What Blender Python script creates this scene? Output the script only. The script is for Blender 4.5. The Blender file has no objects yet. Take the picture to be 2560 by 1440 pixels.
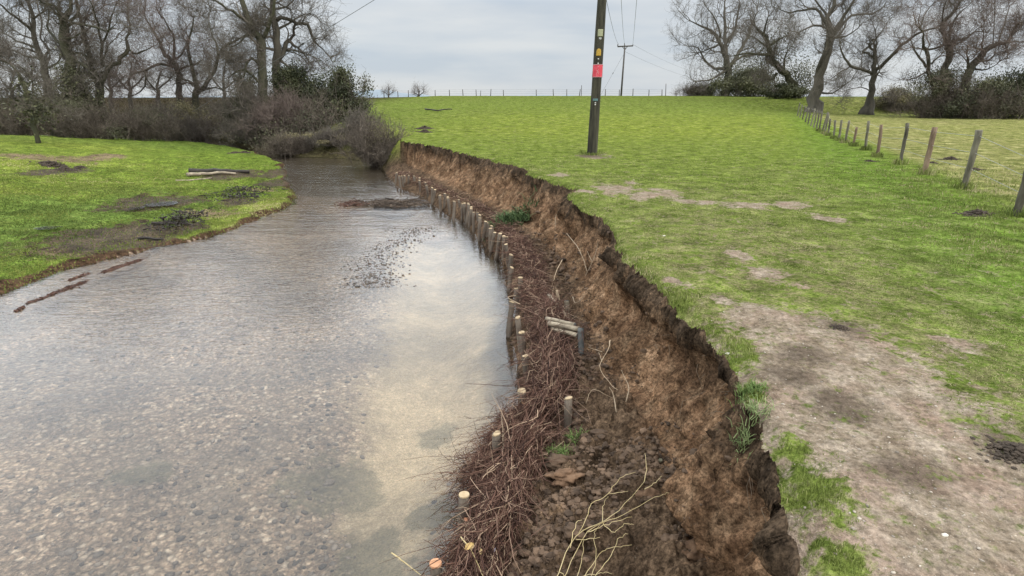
import bpy, math, random
import numpy as np
from mathutils import Vector
R = math.radians
sc = bpy.context.scene
COL = sc.collection
# ------------------------------------------------------------------ camera
CAMZ = 1.8
PITCH = 18.0
FPX = 1446.0                      # focal length in pixels of the 2560 wide photograph
cd = bpy.data.cameras.new('camera')
cam = bpy.data.objects.new('camera', cd)
COL.objects.link(cam)
cam.location = (0, 0, CAMZ)
cam.rotation_euler = (R(90 - PITCH), 0, 0)
cd.sensor_width = 36.0
cd.lens = FPX / 2560 * 36
cd.clip_start = 0.05
cd.clip_end = 6000
sc.camera = cam
# ------------------------------------------------------------------ sky, sun, exposure
SUN_EL, SUN_AZ = R(45), R(125)
w = bpy.data.worlds.new('World')
sc.world = w
w.use_nodes = True
nt = w.node_tree
nt.nodes.clear()
def wn(t, **k):
    n = nt.nodes.new(t)
    for a, b in k.items(): setattr(n, a, b)
    return n
def wl(a, b): nt.links.new(a, b)
out = wn('ShaderNodeOutputWorld')
bg = wn('ShaderNodeBackground')
bg.inputs['Strength'].default_value = 0.1
wl(bg.outputs[0], out.inputs[0])
sky = wn('ShaderNodeTexSky', sky_type='NISHITA', sun_disc=False, sun_elevation=SUN_EL, sun_rotation=SUN_AZ)
tc = wn('ShaderNodeTexCoord')
sep = wn('ShaderNodeSeparateXYZ'); wl(tc.outputs['Generated'], sep.inputs[0])
# flat streaky cloud deck: long in azimuth, thin in elevation
mp = wn('ShaderNodeMapping'); mp.inputs['Scale'].default_value = (1.6, 1.6, 11.0); mp.inputs['Location'].default_value = (3.1, 0.4, 1.7)
wl(tc.outputs['Generated'], mp.inputs[0])
n1 = wn('ShaderNodeTexNoise'); n1.inputs['Scale'].default_value = 1.5; n1.inputs['Detail'].default_value = 5; n1.inputs['Roughness'].default_value = .5; n1.inputs['Distortion'].default_value = .25
wl(mp.outputs[0], n1.inputs['Vector'])
mp2 = wn('ShaderNodeMapping'); mp2.inputs['Scale'].default_value = (5, 5, 26); wl(tc.outputs['Generated'], mp2.inputs[0])
n2 = wn('ShaderNodeTexNoise'); n2.inputs['Scale'].default_value = 1.3; n2.inputs['Detail'].default_value = 4; wl(mp2.outputs[0], n2.inputs['Vector'])
mix0 = wn('ShaderNodeMix'); mix0.inputs[0].default_value = .3; wl(n1.outputs[0], mix0.inputs[2]); wl(n2.outputs[0], mix0.inputs[3])
cr = wn('ShaderNodeValToRGB'); wl(mix0.outputs[0], cr.inputs[0])
cr.color_ramp.elements[0].position = .38; cr.color_ramp.elements[0].color = (4.4, 4.9, 5.5, 1)
cr.color_ramp.elements[1].position = .60; cr.color_ramp.elements[1].color = (5.75, 5.95, 6.1, 1)
# overcast luminance: brighter towards the zenith, plus a step added to brighten the water
def ssn(lo, hi, amp):
    m_ = wn('ShaderNodeMapRange', interpolation_type='SMOOTHSTEP')
    for i_, v_ in zip((1, 2, 3, 4), (lo, hi, 0., amp)): m_.inputs[i_].default_value = v_
    wl(sep.outputs[2], m_.inputs[0]); return m_.outputs[0]
add1 = wn('ShaderNodeMath', operation='ADD'); wl(ssn(.135, .27, 2.3), add1.inputs[0]); wl(ssn(.4, 1., 1.0), add1.inputs[1])
mr = wn('ShaderNodeMath', operation='ADD'); wl(add1.outputs[0], mr.inputs[0]); mr.inputs[1].default_value = 1.
mul = wn('ShaderNodeVectorMath', operation='SCALE'); wl(cr.outputs[0], mul.inputs[0]); wl(mr.outputs[0], mul.inputs['Scale'])
mixs = wn('ShaderNodeMix', data_type='RGBA'); mixs.inputs[0].default_value = .9
wl(sky.outputs[0], mixs.inputs[6]); wl(mul.outputs[0], mixs.inputs[7])
wl(mixs.outputs[2], bg.inputs['Color'])
sl = bpy.data.lights.new('sun', 'SUN'); sl.energy = 1.5; sl.angle = R(25); sl.color = (1, .95, .87)
so = bpy.data.objects.new('sun', sl); COL.objects.link(so)
so.rotation_euler = (R(90) - SUN_EL, 0, R(180) - SUN_AZ)
sc.view_settings.view_transform = 'Standard'
sc.view_settings.look = 'None'
sc.view_settings.exposure = 0.35
sc.view_settings.gamma = 1.0
sc.cycles.use_denoising = True
sc.cycles.max_bounces = 8
sc.cycles.transparent_max_bounces = 12
try: sc.cycles.denoising_prefilter = 'ACCURATE'
except Exception: pass

# ------------------------------------------------------------------ pixel <-> world
cp, sp = math.cos(R(PITCH)), math.sin(R(PITCH))
def ray(px, py):
    a, b = (px - 1280) / FPX, (720 - py) / FPX
    return a, cp + b * sp, -sp + b * cp            # x, forward y, up z
def P(px, py, z):                                  # photo pixel -> point on the level z
    a, f, u = ray(px, py); t = (z - CAMZ) / u
    return (a * t, f * t, z)
def D(px, py, Y):                                  # photo pixel -> point at ground distance Y
    a, f, u = ray(px, py); t = Y / f
    return (a * t, Y, CAMZ + u * t)
# ------------------------------------------------------------------ noise
def _h(ix, iy, s):
    h = (ix.astype(np.int64) * 374761393 + iy.astype(np.int64) * 668265263 + s * 1274126177) & 0xFFFFFFFF
    h = ((h ^ (h >> 13)) * 1274126177) & 0xFFFFFFFF
    return ((h ^ (h >> 16)) & 0xFFFF) / 65535.0
def vn(x, y, s=0):
    x = np.asarray(x, float); y = np.asarray(y, float)
    ix = np.floor(x); iy = np.floor(y); fx = x - ix; fy = y - iy
    fx = fx * fx * (3 - 2 * fx); fy = fy * fy * (3 - 2 * fy)
    a = _h(ix, iy, s); b = _h(ix + 1, iy, s); c = _h(ix, iy + 1, s); d = _h(ix + 1, iy + 1, s)
    return (a + (b - a) * fx) * (1 - fy) + (c + (d - c) * fx) * fy
def fbm(x, y, s=0, o=4, g=.5):                     # about -1..1
    v = 0; a = 1.; t = 0
    for i in range(o):
        v = v + a * (vn(x, y, s + i * 17) * 2 - 1); t += a; a *= g
        x = x * 2.03 + 11.3; y = y * 2.03 + 5.7
    return v / t
def ss(x, a=0., b=1.):
    t = np.clip((x - a) / (b - a), 0, 1); return t * t * (3 - 2 * t)
# ------------------------------------------------------------------ bank lines
def smooth_line(pts, n=6):
    p = [np.array(pts[0][:2], float)]
    for b in pts[1:]:
        a = p[-1]; b = np.array(b[:2], float); k = max(1, int(np.linalg.norm(b - a) / 7))
        p += [a + (b - a) * (i + 1) / k for i in range(k)]
    p = np.array(p)
    q = np.vstack([2 * p[0] - p[1], p, 2 * p[-1] - p[-2]])
    o = []
    for i in range(1, len(q) - 2):
        for k in range(n):
            t = k / n
            o.append(.5 * ((2 * q[i]) + (-q[i - 1] + q[i + 1]) * t + (2 * q[i - 1] - 5 * q[i] + 4 * q[i + 1] - q[i + 2]) * t * t + (-q[i - 1] + 3 * q[i] - 3 * q[i + 1] + q[i + 2]) * t ** 3))
    o.append(q[-2]); return np.array(o)
WZ = -1.5                                          # water level
lip_px = [(1945, 1190), (1910, 1080), (1850, 1000), (1845, 930), (1790, 860), (1700, 775), (1640, 715), (1555, 640), (1500, 545), (1425, 490), (1440, 474), (1330, 440), (1265, 412), (1110, 372), (1000, 350)]
LIP = smooth_line([(.95, -60), (.95, -3), (.97, .9), (1.1, 1.83)] + [P(*q, 0)[:2] for q in lip_px] + [(-5.6, 33), (-9, 39), (-15, 43.5), (-20.5, 50), (-25, 57.5), (-40, 65), (-80, 71), (-400, 88)])
base_px = [(1760, 1440), (1700, 1250), (1620, 1080), (1545, 960), (1480, 860), (1440, 740), (1395, 640), (1330, 585), (1285, 545), (1200, 500), (1120, 462), (1060, 430), (1010, 405)]
BASE = smooth_line([(.3, -60), (.4, -3), (.6, 0), (.9, 1.6)] + [P(*q, -1.0)[:2] for q in base_px] + [(-6.4, 32), (-9.2, 37), (-14.5, 40), (-20.2, 47), (-25.5, 55), (-40, 62.5), (-80, 68.5), (-400, 84)])
ST_PX = [(1160, 1237), (1241, 1084), (1304, 978), (1313, 890), (1304, 831), (1294, 794), (1280, 755), (1290, 721), (1301, 694), (1280, 669), (1278, 637), (1265, 611), (1266, 592), (1250, 584), (1226, 571), (1218, 557), (1200, 545), (1194, 531), (1178, 518),
         (1170, 507), (1161, 508), (1147, 499), (1120, 495), (1112, 484), (1088, 474), (1066, 463), (1049, 451), (1036, 442), (1022, 438), (1004, 440), (992, 432)]      # tops of the stakes
_t = sorted([P(*q, -1.0)[:2] for q in ST_PX], key=lambda q: q[1]); _t = [(x - .09 - .004 * y, y) for i, (x, y) in enumerate(_t) if i < 9 or i % 2 == 0]
TOE = smooth_line([(-.95, -60), (-.95, -3), (-.85, 1.2), (-.62, 2.9)] + _t + [P(965, 440, WZ)[:2], P(948, 418, WZ)[:2]] + [(-9.5, 34.8), (-13.9, 37), (-20, 44), (-26, 52.5), (-40, 60), (-80, 66), (-400, 81)])
left_px = [(0, 735), (100, 702), (200, 668), (350, 632), (480, 602), (570, 580), (660, 543), (737, 510), (738, 484), (722, 452), (712, 420), (700, 402)]
LEFT = smooth_line([(-10, -60), (-9.9, 0), (-9.5, 5)] + [P(*q, WZ)[:2] for q in left_px] + [(-17, 39), (-22, 45.2), (-28, 50.3), (-41, 56.5), (-80, 62), (-400, 77)])
def sdist(line, X, Y):                             # signed distance, positive on the right of the line's run
    X = np.asarray(X, np.float32).ravel(); Y = np.asarray(Y, np.float32).ravel()
    a = line[:-1].astype(np.float32); d = (line[1:] - line[:-1]).astype(np.float32)
    L2 = (d ** 2).sum(1)
    res = np.empty(len(X), np.float32)
    for s in range(0, len(X), 40000):
        x = X[s:s + 40000, None]; y = Y[s:s + 40000, None]
        rx = x - a[None, :, 0]; ry = y - a[None, :, 1]
        t = np.clip((rx * d[None, :, 0] + ry * d[None, :, 1]) / L2[None], 0, 1)
        qx = rx - t * d[None, :, 0]; qy = ry - t * d[None, :, 1]
        q2 = qx * qx + qy * qy
        k = q2.argmin(1); i = np.arange(len(k))
        cr_ = d[k, 0] * ry[i, k] - d[k, 1] * rx[i, k]
        res[s:s + 40000] = np.sqrt(q2[i, k]) * np.where(cr_ > 0, -1, 1)
    return res.astype(float)
# ------------------------------------------------------------------ relief
def fence_x(y): return 9.7 + (y - 12.5) * .414
def field_z(x, y, sl):
    zf = 2.42 * ss(y, 26, 97)
    zr = .35 * ss(y, 26, 62) + 1.75 * ss(y, 63.5, 71) + .35 * ss(y, 71, 120)
    wr = ss(x - fence_x(y), -16, 8)
    z = zf * (1 - wr) + zr * wr
    emb = .15 * ss(sl, 0, 2) + 1.95 * ss(sl, .5, 9)
    wl_ = ss(-x, 9, 22) * ss(y, 30, 42)
    z = z * (1 - wl_) + np.maximum(emb, 0) * wl_
    z = z - 1.6 * ss(y, 110, 260) - 2.0 * ss(y, 260, 900)
    r = np.hypot(x, y)
    k = ss(r, 1, 6) * (1 - .0 * r)
    z = z + .05 * fbm(x * .35, y * .35, 5, 4) * k + .030 * fbm(x * 1.7, y * 1.7, 9, 3) + .018 * fbm(x * 6, y * 6, 21, 3)
    return z
def meadow_z(x, y, d):
    step = .20 * (.55 + .55 * fbm(x * .9, y * .9, 41, 3)) * ss(d + .06 * fbm(x * 3, y * 3, 40, 3), 0.0, .10 + .35 * vn(x * .7, y * .7, 42))
    z = WZ - .03 + step + 1.36 * ss(d, -1.5, 19) - 1.36 * ss(0, -1.5, 19)
    z = z + ss(d, .1, 1.5) * (.08 * fbm(x * .5, y * .5, 50, 4) + .06 * fbm(x * 1.9, y * 1.9, 53, 4))
    return z
def relief(X, Y):
    """ground level, region (0 field, 1 bank, 2 bed, 3 meadow) and the signed distances"""
    sh = np.shape(X); x = np.asarray(X, float).ravel(); y = np.asarray(Y, float).ravel()
    r = np.hypot(x, y)
    sl = sdist(LIP, x, y); sb = sdist(BASE, x, y); st = sdist(TOE, x, y); sm = -sdist(LEFT, x, y); sm = sm + .22 * fbm(x * .7, y * .7, 45, 3) + .10 * fbm(x * 2.6, y * 2.6, 46, 3)
    far = ss(y, 27, 31)
    rag = (.11 * fbm(x * 1.5, y * 1.5, 3, 3) + .05 * fbm(x * 5, y * 5, 4, 3) + .02 * fbm(x * 14, y * 14, 6, 2)) * (1 + .6 * ss(r, 6, 20))
    sl2 = sl + rag
    zf = field_z(x, y, sl)
    # bare face and slumped foot
    slf = sl + rag * np.exp(-np.abs(sl) / .10)
    dl, db, dt = np.where(sl2 > 0, 0, np.abs(np.minimum(slf, -.002))), np.abs(sb), np.abs(st)
    u = dl / (dl + db + 1e-6)
    ug = u + .16 * fbm(x * 2.2 + y, y * 2.2, 61, 3) * np.clip(u * (1 - u) * 4, 0, 1)
    ug = np.clip(ug, 0, 1)
    face = -(.20 * ss(ug, 0, .09) + .28 * ss(ug, .03, .45) + .52 * ss(ug, .2, 1.0))
    v = db / (db + dt + 1e-6)
    floor = -1.0 - .30 * v - .24 * ss(v, .55, .97)
    zt = np.where(sb > 0, zf * (1 - u) + face, floor)
    bil = np.abs(fbm(x * 4.2, y * 4.2, 71, 3)); bil2 = np.abs(fbm(x * 11, y * 11, 73, 3))
    lump = .22 * (bil - .2) + .10 * (bil2 - .2) + .035 * fbm(x * 27, y * 27, 75, 2)
    env = np.where(sb > 0, np.clip(u * 6, 0, 1) * .45, .8) * ss(st, 0, .3)
    near_fade = 1 - .25 * ss(r, 8, 25)
    zt = zt + lump * env * near_fade
    # beyond the eroded length the bank is a plain brushy slope
    uu = np.clip(st / (st - np.minimum(sl, 0) + 1e-6), 0, 1)
    zsl = WZ + (zf - WZ) * ss(uu, 0, 1) ** .8 + .08 * fbm(x * 1.3, y * 1.3, 81, 3)
    zt = zt * (1 - far) + zsl * far
    zbed = WZ - .02 - .16 * ss(np.minimum(st * -1, sm * -1), 0, 1.2) - .12 * ss(vn(x * .35, y * .35, 90)) + .03 * fbm(x * 2, y * 2, 91, 3)
    # deeper scour along the eroded side, gravel bar in the middle
    zbed = zbed - .22 * np.exp(-((-st - 1.1) / .9) ** 2) * ss(y, 2, 6) * (1 - ss(y, 26, 32))
    bx = -2.62 - .03 * (y - 10) + .25 * np.sin(y * .9)
    zbed = zbed + (.33 * np.exp(-((x - bx) / .42) ** 2) * ss(y, 9.9, 10.8) * (1 - ss(y, 13.5, 16.5)))
    zbed = np.minimum(zbed, WZ - .012)
    zm = meadow_z(x, y, sm)
    zfield = zf - .06 * (1 - ss(sl2, 0, .12)) * (1 - far)
    reg = np.where(sl2 > 0, 0, np.where(st > 0, 1, np.where(sm > 0, 3, 2)))
    z = np.choose(reg, [zfield, zt, zbed, zm])
    return z.reshape(sh), reg.reshape(sh), dict(sl=sl2.reshape(sh), sl0=sl.reshape(sh), sb=sb.reshape(sh), st=st.reshape(sh), sm=sm.reshape(sh), u=u.reshape(sh), v=v.reshape(sh), far=far.reshape(sh))
def Zg(x, y): return float(relief(np.array([x]), np.array([y]))[0][0])
_T = np.geomspace(1.2, 300, 900)
def G(px, py):                                     # where the sight line through a photo pixel meets the ground
    a, f, u = ray(px, py)
    z = relief(a * _T, f * _T)[0]
    h = CAMZ + u * _T - z
    k = np.argmax(h < 0)
    if not (h < 0).any(): k = len(_T) - 1
    k = max(k, 1)
    t = _T[k - 1] + (_T[k] - _T[k - 1]) * h[k - 1] / max(h[k - 1] - h[k], 1e-6)
    return (a * t, f * t, float(Zg(a * t, f * t)))
# ------------------------------------------------------------------ mesh and object helpers
def mesh_np(name, V, F=None, tri=None, attrs=None, smooth=True):
    """V (n,3), F (m,4) quads and/or tri (k,3)"""
    me = bpy.data.meshes.new(name)
    V = np.asarray(V, np.float32)
    nq = 0 if F is None else len(F); nt_ = 0 if tri is None else len(tri)
    me.vertices.add(len(V)); me.vertices.foreach_set('co', V.ravel())
    li = []
    if nq: li.append(np.asarray(F, np.int32).ravel())
    if nt_: li.append(np.asarray(tri, np.int32).ravel())
    li = np.concatenate(li); me.loops.add(len(li)); me.loops.foreach_set('vertex_index', li)
    st = np.concatenate([np.arange(nq) * 4, nq * 4 + np.arange(nt_) * 3]).astype(np.int32)
    me.polygons.add(nq + nt_); me.polygons.foreach_set('loop_start', st)
    me.polygons.foreach_set('use_smooth', np.full(nq + nt_, smooth))
    for k, v in (attrs or {}).items():
        v = np.asarray(v, np.float32)
        if v.ndim == 1:
            at = me.attributes.new(k, 'FLOAT', 'POINT'); at.data.foreach_set('value', v)
        else:
            at = me.attributes.new(k, 'FLOAT_COLOR', 'POINT'); at.data.foreach_set('color', np.hstack([v, np.ones((len(v), 1), np.float32)]).ravel())
    me.update(calc_edges=True); return me
def obj(name, me, m=None, parent=None, loc=None):
    o = bpy.data.objects.new(name, me); COL.objects.link(o)
    if m is not None and not me.materials: me.materials.append(m)
    if parent is not None: o.parent = parent
    if loc is not None: o.location = loc
    return o
def tag(o, label=None, cat=None, group=None, kind=None):
    if label: o['label'] = label
    if cat: o['category'] = cat
    if group: o['group'] = group
    if kind: o['kind'] = kind
    return o
def thing(name, label, cat, loc, group=None):
    o = bpy.data.objects.new(name, None); COL.objects.link(o); o.location = loc; o.empty_display_size = .1
    return tag(o, label, cat, group)
class Tubes:
    """collects tapering tubes along poly-lines and gives them out as one mesh"""
    def __init__(s, sides=5): s.sides = sides; s.p = []; s.r = []; s.n = []; s.c = []
    def add(s, pts, rad, c=None):
        s.p.append(np.asarray(pts, float)); n = len(pts)
        r = np.linspace(rad[0], rad[1], n) if len(rad) == 2 and n != 2 else np.asarray(rad, float)
        s.r.append(r); s.n.append(n); s.c.append(random.random() if c is None else c)
    def arrays(s, off=(0, 0, 0), cap=True):
        k = s.sides
        Pn = np.concatenate(s.p); Rr = np.concatenate(s.r); n = np.array(s.n); st = np.concatenate([[0], np.cumsum(n)[:-1]])
        T = np.empty_like(Pn); T[1:-1] = Pn[2:] - Pn[:-2]; T[0] = Pn[1] - Pn[0]; T[-1] = Pn[-1] - Pn[-2]
        T[st] = Pn[st + 1] - Pn[st]; e = st + n - 1; T[e] = Pn[e] - Pn[e - 1]
        T /= np.linalg.norm(T, axis=1, keepdims=True) + 1e-9
        ref = np.where(np.abs(T[:, 2:3]) < .85, np.array([[0, 0, 1.]]), np.array([[1., 0, 0]]))
        # one reference per line so the rings do not twist
        lid = np.repeat(np.arange(len(n)), n); ref = ref[st][lid]
        U = np.cross(T, ref); U /= np.linalg.norm(U, axis=1, keepdims=True) + 1e-9
        W = np.cross(T, U)
        a = np.arange(k) * 2 * np.pi / k
        V = Pn[:, None] + Rr[:, None, None] * (np.cos(a)[None, :, None] * U[:, None] + np.sin(a)[None, :, None] * W[:, None])
        V = V.reshape(-1, 3) - np.array(off)
        seg = np.ones(len(Pn), bool); seg[e] = False; i = np.nonzero(seg)[0]
        j = np.arange(k); j2 = (j + 1) % k
        F = np.stack([i[:, None] * k + j, i[:, None] * k + j2, (i[:, None] + 1) * k + j2, (i[:, None] + 1) * k + j], -1).reshape(-1, 4)
        tri = None
        if cap:
            t = []
            for q in range(1, k - 1):
                t.append(np.stack([e * k, e * k + q, e * k + q + 1], -1)); t.append(np.stack([st * k, st * k + q + 1, st * k + q], -1))
            tri = np.concatenate(t)
        cv = np.repeat(np.repeat(np.array(s.c), n), k)
        return V, F, tri, cv
    def mesh(s, name, off=(0, 0, 0), cap=True, smooth=True):
        V, F, tri, cv = s.arrays(off, cap)
        return mesh_np(name, V, F, tri, {'rnd': cv}, smooth)
# ------------------------------------------------------------------ materials
def mat(name, rough=.9, spec=.3):
    m = bpy.data.materials.new(name); m.use_nodes = True
    t = m.node_tree; b = t.nodes['Principled BSDF']
    b.inputs['Roughness'].default_value = rough; b.inputs['Specular IOR Level'].default_value = spec
    return m, t, b
class NG:
    """short hand for building node graphs"""
    def __init__(s, t): s.t = t
    def n(s, ty, **k):
        n = s.t.nodes.new(ty)
        for a, b in k.items(): setattr(n, a, b)
        return n
    def l(s, a, b): s.t.links.new(a, b)
    def pos(s): return s.n('ShaderNodeNewGeometry').outputs['Position']
    def attr(s, name): 
        a = s.n('ShaderNodeAttribute'); a.attribute_name = name; return a.outputs['Fac']
    def acol(s, name):
        a = s.n('ShaderNodeAttribute'); a.attribute_name = name; return a.outputs['Color']
    def noise(s, sc_, det=4, ro=.55, vec=None, dist=0):
        n = s.n('ShaderNodeTexNoise'); n.inputs['Scale'].default_value = sc_; n.inputs['Detail'].default_value = det; n.inputs['Roughness'].default_value = ro; n.inputs['Distortion'].default_value = dist
        s.l(vec if vec is not None else s.pos(), n.inputs['Vector']); return n.outputs['Fac']
    def ramp(s, f, stops):
        c = s.n('ShaderNodeValToRGB'); e = c.color_ramp.elements
        while len(e) < len(stops): e.new(.5)
        for q, (p_, col) in zip(e, stops):
            q.position = p_; q.color = (*col, 1) if len(col) == 3 else col
        s.l(f, c.inputs[0]); return c.outputs[0]
    def mix(s, f, a, b, bt='MIX'):
        m = s.n('ShaderNodeMix', data_type='RGBA', blend_type=bt)
        for v, i in ((f, 0), (a, 6), (b, 7)):
            if hasattr(v, 'links'): s.l(v, m.inputs[i])
            else: m.inputs[i].default_value = v if i == 0 else (*v, 1)
        return m.outputs[2]
    def mod(s, col, f, a, b, lo, hi):             # multiply a colour by a noise stretched to lo..hi
        m = s.n('ShaderNodeVectorMath', operation='SCALE'); s.l(col, m.inputs[0]); s.l(s.rng(f, a, b, lo, hi), m.inputs['Scale']); return m.outputs[0]
    def math(s, op, a, b=0., clamp=False):
        m = s.n('ShaderNodeMath', operation=op); m.use_clamp = clamp
        for v, i in ((a, 0), (b, 1)):
            if hasattr(v, 'links'): s.l(v, m.inputs[i])
            else: m.inputs[i].default_value = v
        return m.outputs[0]
    def rng(s, f, a, b, c=0., d=1.):
        m = s.n('ShaderNodeMapRange'); s.l(f, m.inputs[0])
        for i, v in zip((1, 2, 3, 4), (a, b, c, d)): m.inputs[i].default_value = v
        return m.outputs[0]
    def bump(s, h, b, st=.5, dist=.02):
        n = s.n('ShaderNodeBump'); n.inputs['Strength'].default_value = st; n.inputs['Distance'].default_value = dist
        s.l(h, n.inputs['Height']); s.l(n.outputs[0], b.inputs['Normal'])
    def vec(s, scale, v=None, rot=(0, 0, 0)):
        m = s.n('ShaderNodeMapping'); m.inputs['Scale'].default_value = scale; m.inputs['Rotation'].default_value = rot
        s.l(v if v is not None else s.pos(), m.inputs[0]); return m.outputs[0]
def simple(name, c1, c2, scale=8, rough=.9, bump=.4, bscale=None, rnd=.25, det=5, stretch=(1, 1, 1)):
    """two-tone noise material with a per-piece brightness spread from the attribute 'rnd'"""
    m, t, b = mat(name, rough); g = NG(t)
    v = g.vec(stretch, g.n('ShaderNodeTexCoord').outputs['Object'])
    f = g.noise(scale, det, .6, v)
    c = g.ramp(f, [(.3, c1), (.7, c2)])
    hs = g.n('ShaderNodeHueSaturation'); g.l(c, hs.inputs['Color']); g.l(g.rng(g.attr('rnd'), 0, 1, 1 - rnd, 1 + rnd), hs.inputs['Value'])
    g.l(hs.outputs[0], b.inputs['Base Color'])
    if bump: g.bump(g.noise(bscale or scale * 3, 4, .6, v), b, bump, .02)
    return m
# ================================================================== the land: one sheet split into field, bank, bed and meadow
def land():
    th = np.concatenate([np.linspace(-180, -60, 50)[:-1], np.linspace(-60, -48, 40)[:-1], np.linspace(-48, 48, 1000), np.linspace(48, 60, 40)[1:], np.linspace(60, 180, 50)[1:]])
    rr = [.25]
    while rr[-1] < 3500:
        q = rr[-1]
        rr.append(q * (1.025 if q < 1.4 else 1.0055 if q < 12 else 1.0062 if q < 45 else 1.009 if q < 110 else 1.06))
    rr = np.array(rr)
    A, Q = np.meshgrid(np.radians(th), rr)
    X = Q * np.sin(A); Y = Q * np.cos(A)
    Z, reg, s = relief(X, Y)
    nr, na = X.shape
    # ragged turf edge hangs slightly out over the face
    idx = np.arange(nr * na).reshape(nr, na)
    F = np.stack([idx[:-1, :-1], idx[:-1, 1:], idx[1:, 1:], idx[1:, :-1]], -1).reshape(-1, 4)
    rg = reg.ravel()
    fr = rg[F]
    # a face belongs to the lowest-ranked region that touches it: bank before field before bed
    isbank = (fr == 1).any(1); isf = (fr == 0).all(1); ism = (fr == 3).all(1)
    isbed = ~isbank & ~isf & ~ism
    cut = Q.ravel()[F[:, 0]] < 3400
    x, y, z = X.ravel(), Y.ravel(), Z.ravel()
    V = np.stack([x, y, z], -1)
    def sub(mask):
        f = F[mask & cut]; u_, inv = np.unique(f, return_inverse=True)
        return u_, inv.reshape(-1, 4)
    # bulges, hollows and the overhanging turf: the face is pushed out and in along its own normal
    vb = np.nonzero((rg == 1) & (y > -3) & (y < 33))[0]
    bx_, by_ = x[vb], y[vb]; e = .02; ub = s['u'].ravel()[vb]; s0 = s['sl0'].ravel()[vb]
    gx = (sdist(LIP, bx_ + e, by_) - s0) / e; gy = (sdist(LIP, bx_, by_ + e) - s0) / e; gl = np.hypot(gx, gy) + 1e-6
    nx, ny = -gx / gl, -gy / gl
    up_ = (s['sb'].ravel()[vb] > 0)
    q1, q2 = by_ + .4 * bx_, z[vb]
    gul = fbm(q1 * 3.2, q2 * .7, 406, 3)
    dsp = .22 * fbm(q1 * 1.3, q2 * 1.6, 401, 3) - .34 * np.clip(-gul - .05, 0, 1) + .15 * (np.abs(fbm(q1 * 3.4, q2 * 3.0, 402, 3)) - .25) + .10 * (np.abs(fbm(q1 * 9, q2 * 8, 403, 3)) - .2) + .07 * np.round(2.5 * fbm(q1 * 1.1, q2 * 5, 407, 2)) / 2.5 + .03 * fbm(q1 * 28, q2 * 25, 404, 2)
    env = ss(ub, 0, .12) * (1 - .8 * ss(ub, .75, 1.0)) * up_ * (1 - s['far'].ravel()[vb])
    hk = ss(vn(q1 * 1.9, q2 * 0 + 3, 405), .45, .75)
    hang = .10 * hk * ss(ub, 0, .05) * (1 - ss(ub, .05, .13)) - (.05 + .10 * hk) * ss(ub, .05, .2) * (1 - ss(ub, .25, .6))
    dd = dsp * env + hang * up_ * (1 - s['far'].ravel()[vb])
    V[vb, 0] += nx * dd; V[vb, 1] += ny * dd
    r = np.hypot(x, y)
    parts = {}
    # ---------------- field
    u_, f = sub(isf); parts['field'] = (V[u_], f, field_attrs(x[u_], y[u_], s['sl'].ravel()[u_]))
    u_, f = sub(ism); parts['meadow'] = (V[u_], f, meadow_attrs(x[u_], y[u_], s['sm'].ravel()[u_]))
    u_, f = sub(isbank)
    global BANK; BANK = (V[u_], s['u'].ravel()[u_], s['v'].ravel()[u_], s['sb'].ravel()[u_])
    uu = s['u'].ravel()[u_]; up = s['sb'].ravel()[u_] > 0
    parts['eroded_bank'] = (V[u_], f, dict(depth=np.where(up, uu, 1 + s['v'].ravel()[u_]), green=ss(x[u_] + .8 * fbm(x[u_] * .8, y[u_] * .8, 411, 3), -13.5, -9.5) * ss(z[u_], -1.25, -.6), far=s['far'].ravel()[u_], top=-z[u_], sl=s['sl'].ravel()[u_]))
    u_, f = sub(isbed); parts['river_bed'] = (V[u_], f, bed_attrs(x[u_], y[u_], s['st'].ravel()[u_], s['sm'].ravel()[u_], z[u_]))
    return parts
def blob(x, y, cx, cy, rx, ry, rot=0., soft=.5, seed=0, amp=.35):
    """soft ragged patch, 1 inside"""
    c, s_ = math.cos(rot), math.sin(rot)
    dx, dy = x - cx, y - cy
    a = (dx * c + dy * s_) / rx; b = (-dx * s_ + dy * c) / ry
    d = np.sqrt(a * a + b * b) + amp * fbm(x * 1.2 / min(rx, 1.2) , y * 1.2 / min(ry, 1.2), 200 + seed, 4)
    return 1 - ss(d, 1 - soft, 1 + soft)
def capsule(x, y, pts, soft=.5, seed=0, amp=.4, fs=1.3):
    best = np.full(np.shape(x), 9.)
    for (ax, ay, ar), (bx, by, br) in zip(pts[:-1], pts[1:]):
        dx, dy = bx - ax, by - ay
        t = np.clip(((x - ax) * dx + (y - ay) * dy) / (dx * dx + dy * dy), 0, 1)
        d = np.hypot(x - ax - t * dx, y - ay - t * dy) / (ar + (br - ar) * t)
        best = np.minimum(best, d)
    best = best + amp * fbm(x * fs, y * fs, 230 + seed, 5)
    return 1 - ss(best, 1 - soft, 1 + soft)
def pp(px, py, z=0.): return P(px, py, z)[:2]
PATH = [(*pp(1900, 800), .3), (*pp(2010, 850), .5), (*pp(2060, 940), .72), (*pp(2140, 1050), .75), (*pp(2230, 1190), .74), (*pp(2330, 1430), .72), (1.75, 1.0, .75), (1.8, -6, .8)]
STRIP = [(*pp(1890, 960), .16), (*pp(1940, 1040), .2), (*pp(1975, 1140), .2), (*pp(2000, 1440), .24), (1.05, .8, .3)]
SPOTS = [(1482, 388, 34, 5), (1620, 487, 60, 12), (1545, 471, 40, 9), (1870, 512, 52, 12), (1985, 510, 42, 9), (2066, 545, 32, 10), (1705, 502, 40, 8), (1692, 714, 38, 14), (1925, 690, 45, 22), (1805, 752, 30, 14),
         (1580, 456, 18, 5), (1400, 440, 24, 5), (2395, 868, 48, 24), (1460, 482, 30, 7), (1530, 487, 38, 8), (1660, 478, 30, 6), (1760, 505, 30, 6), (1850, 640, 26, 16), (2190, 1000, 60, 40)]
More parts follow.
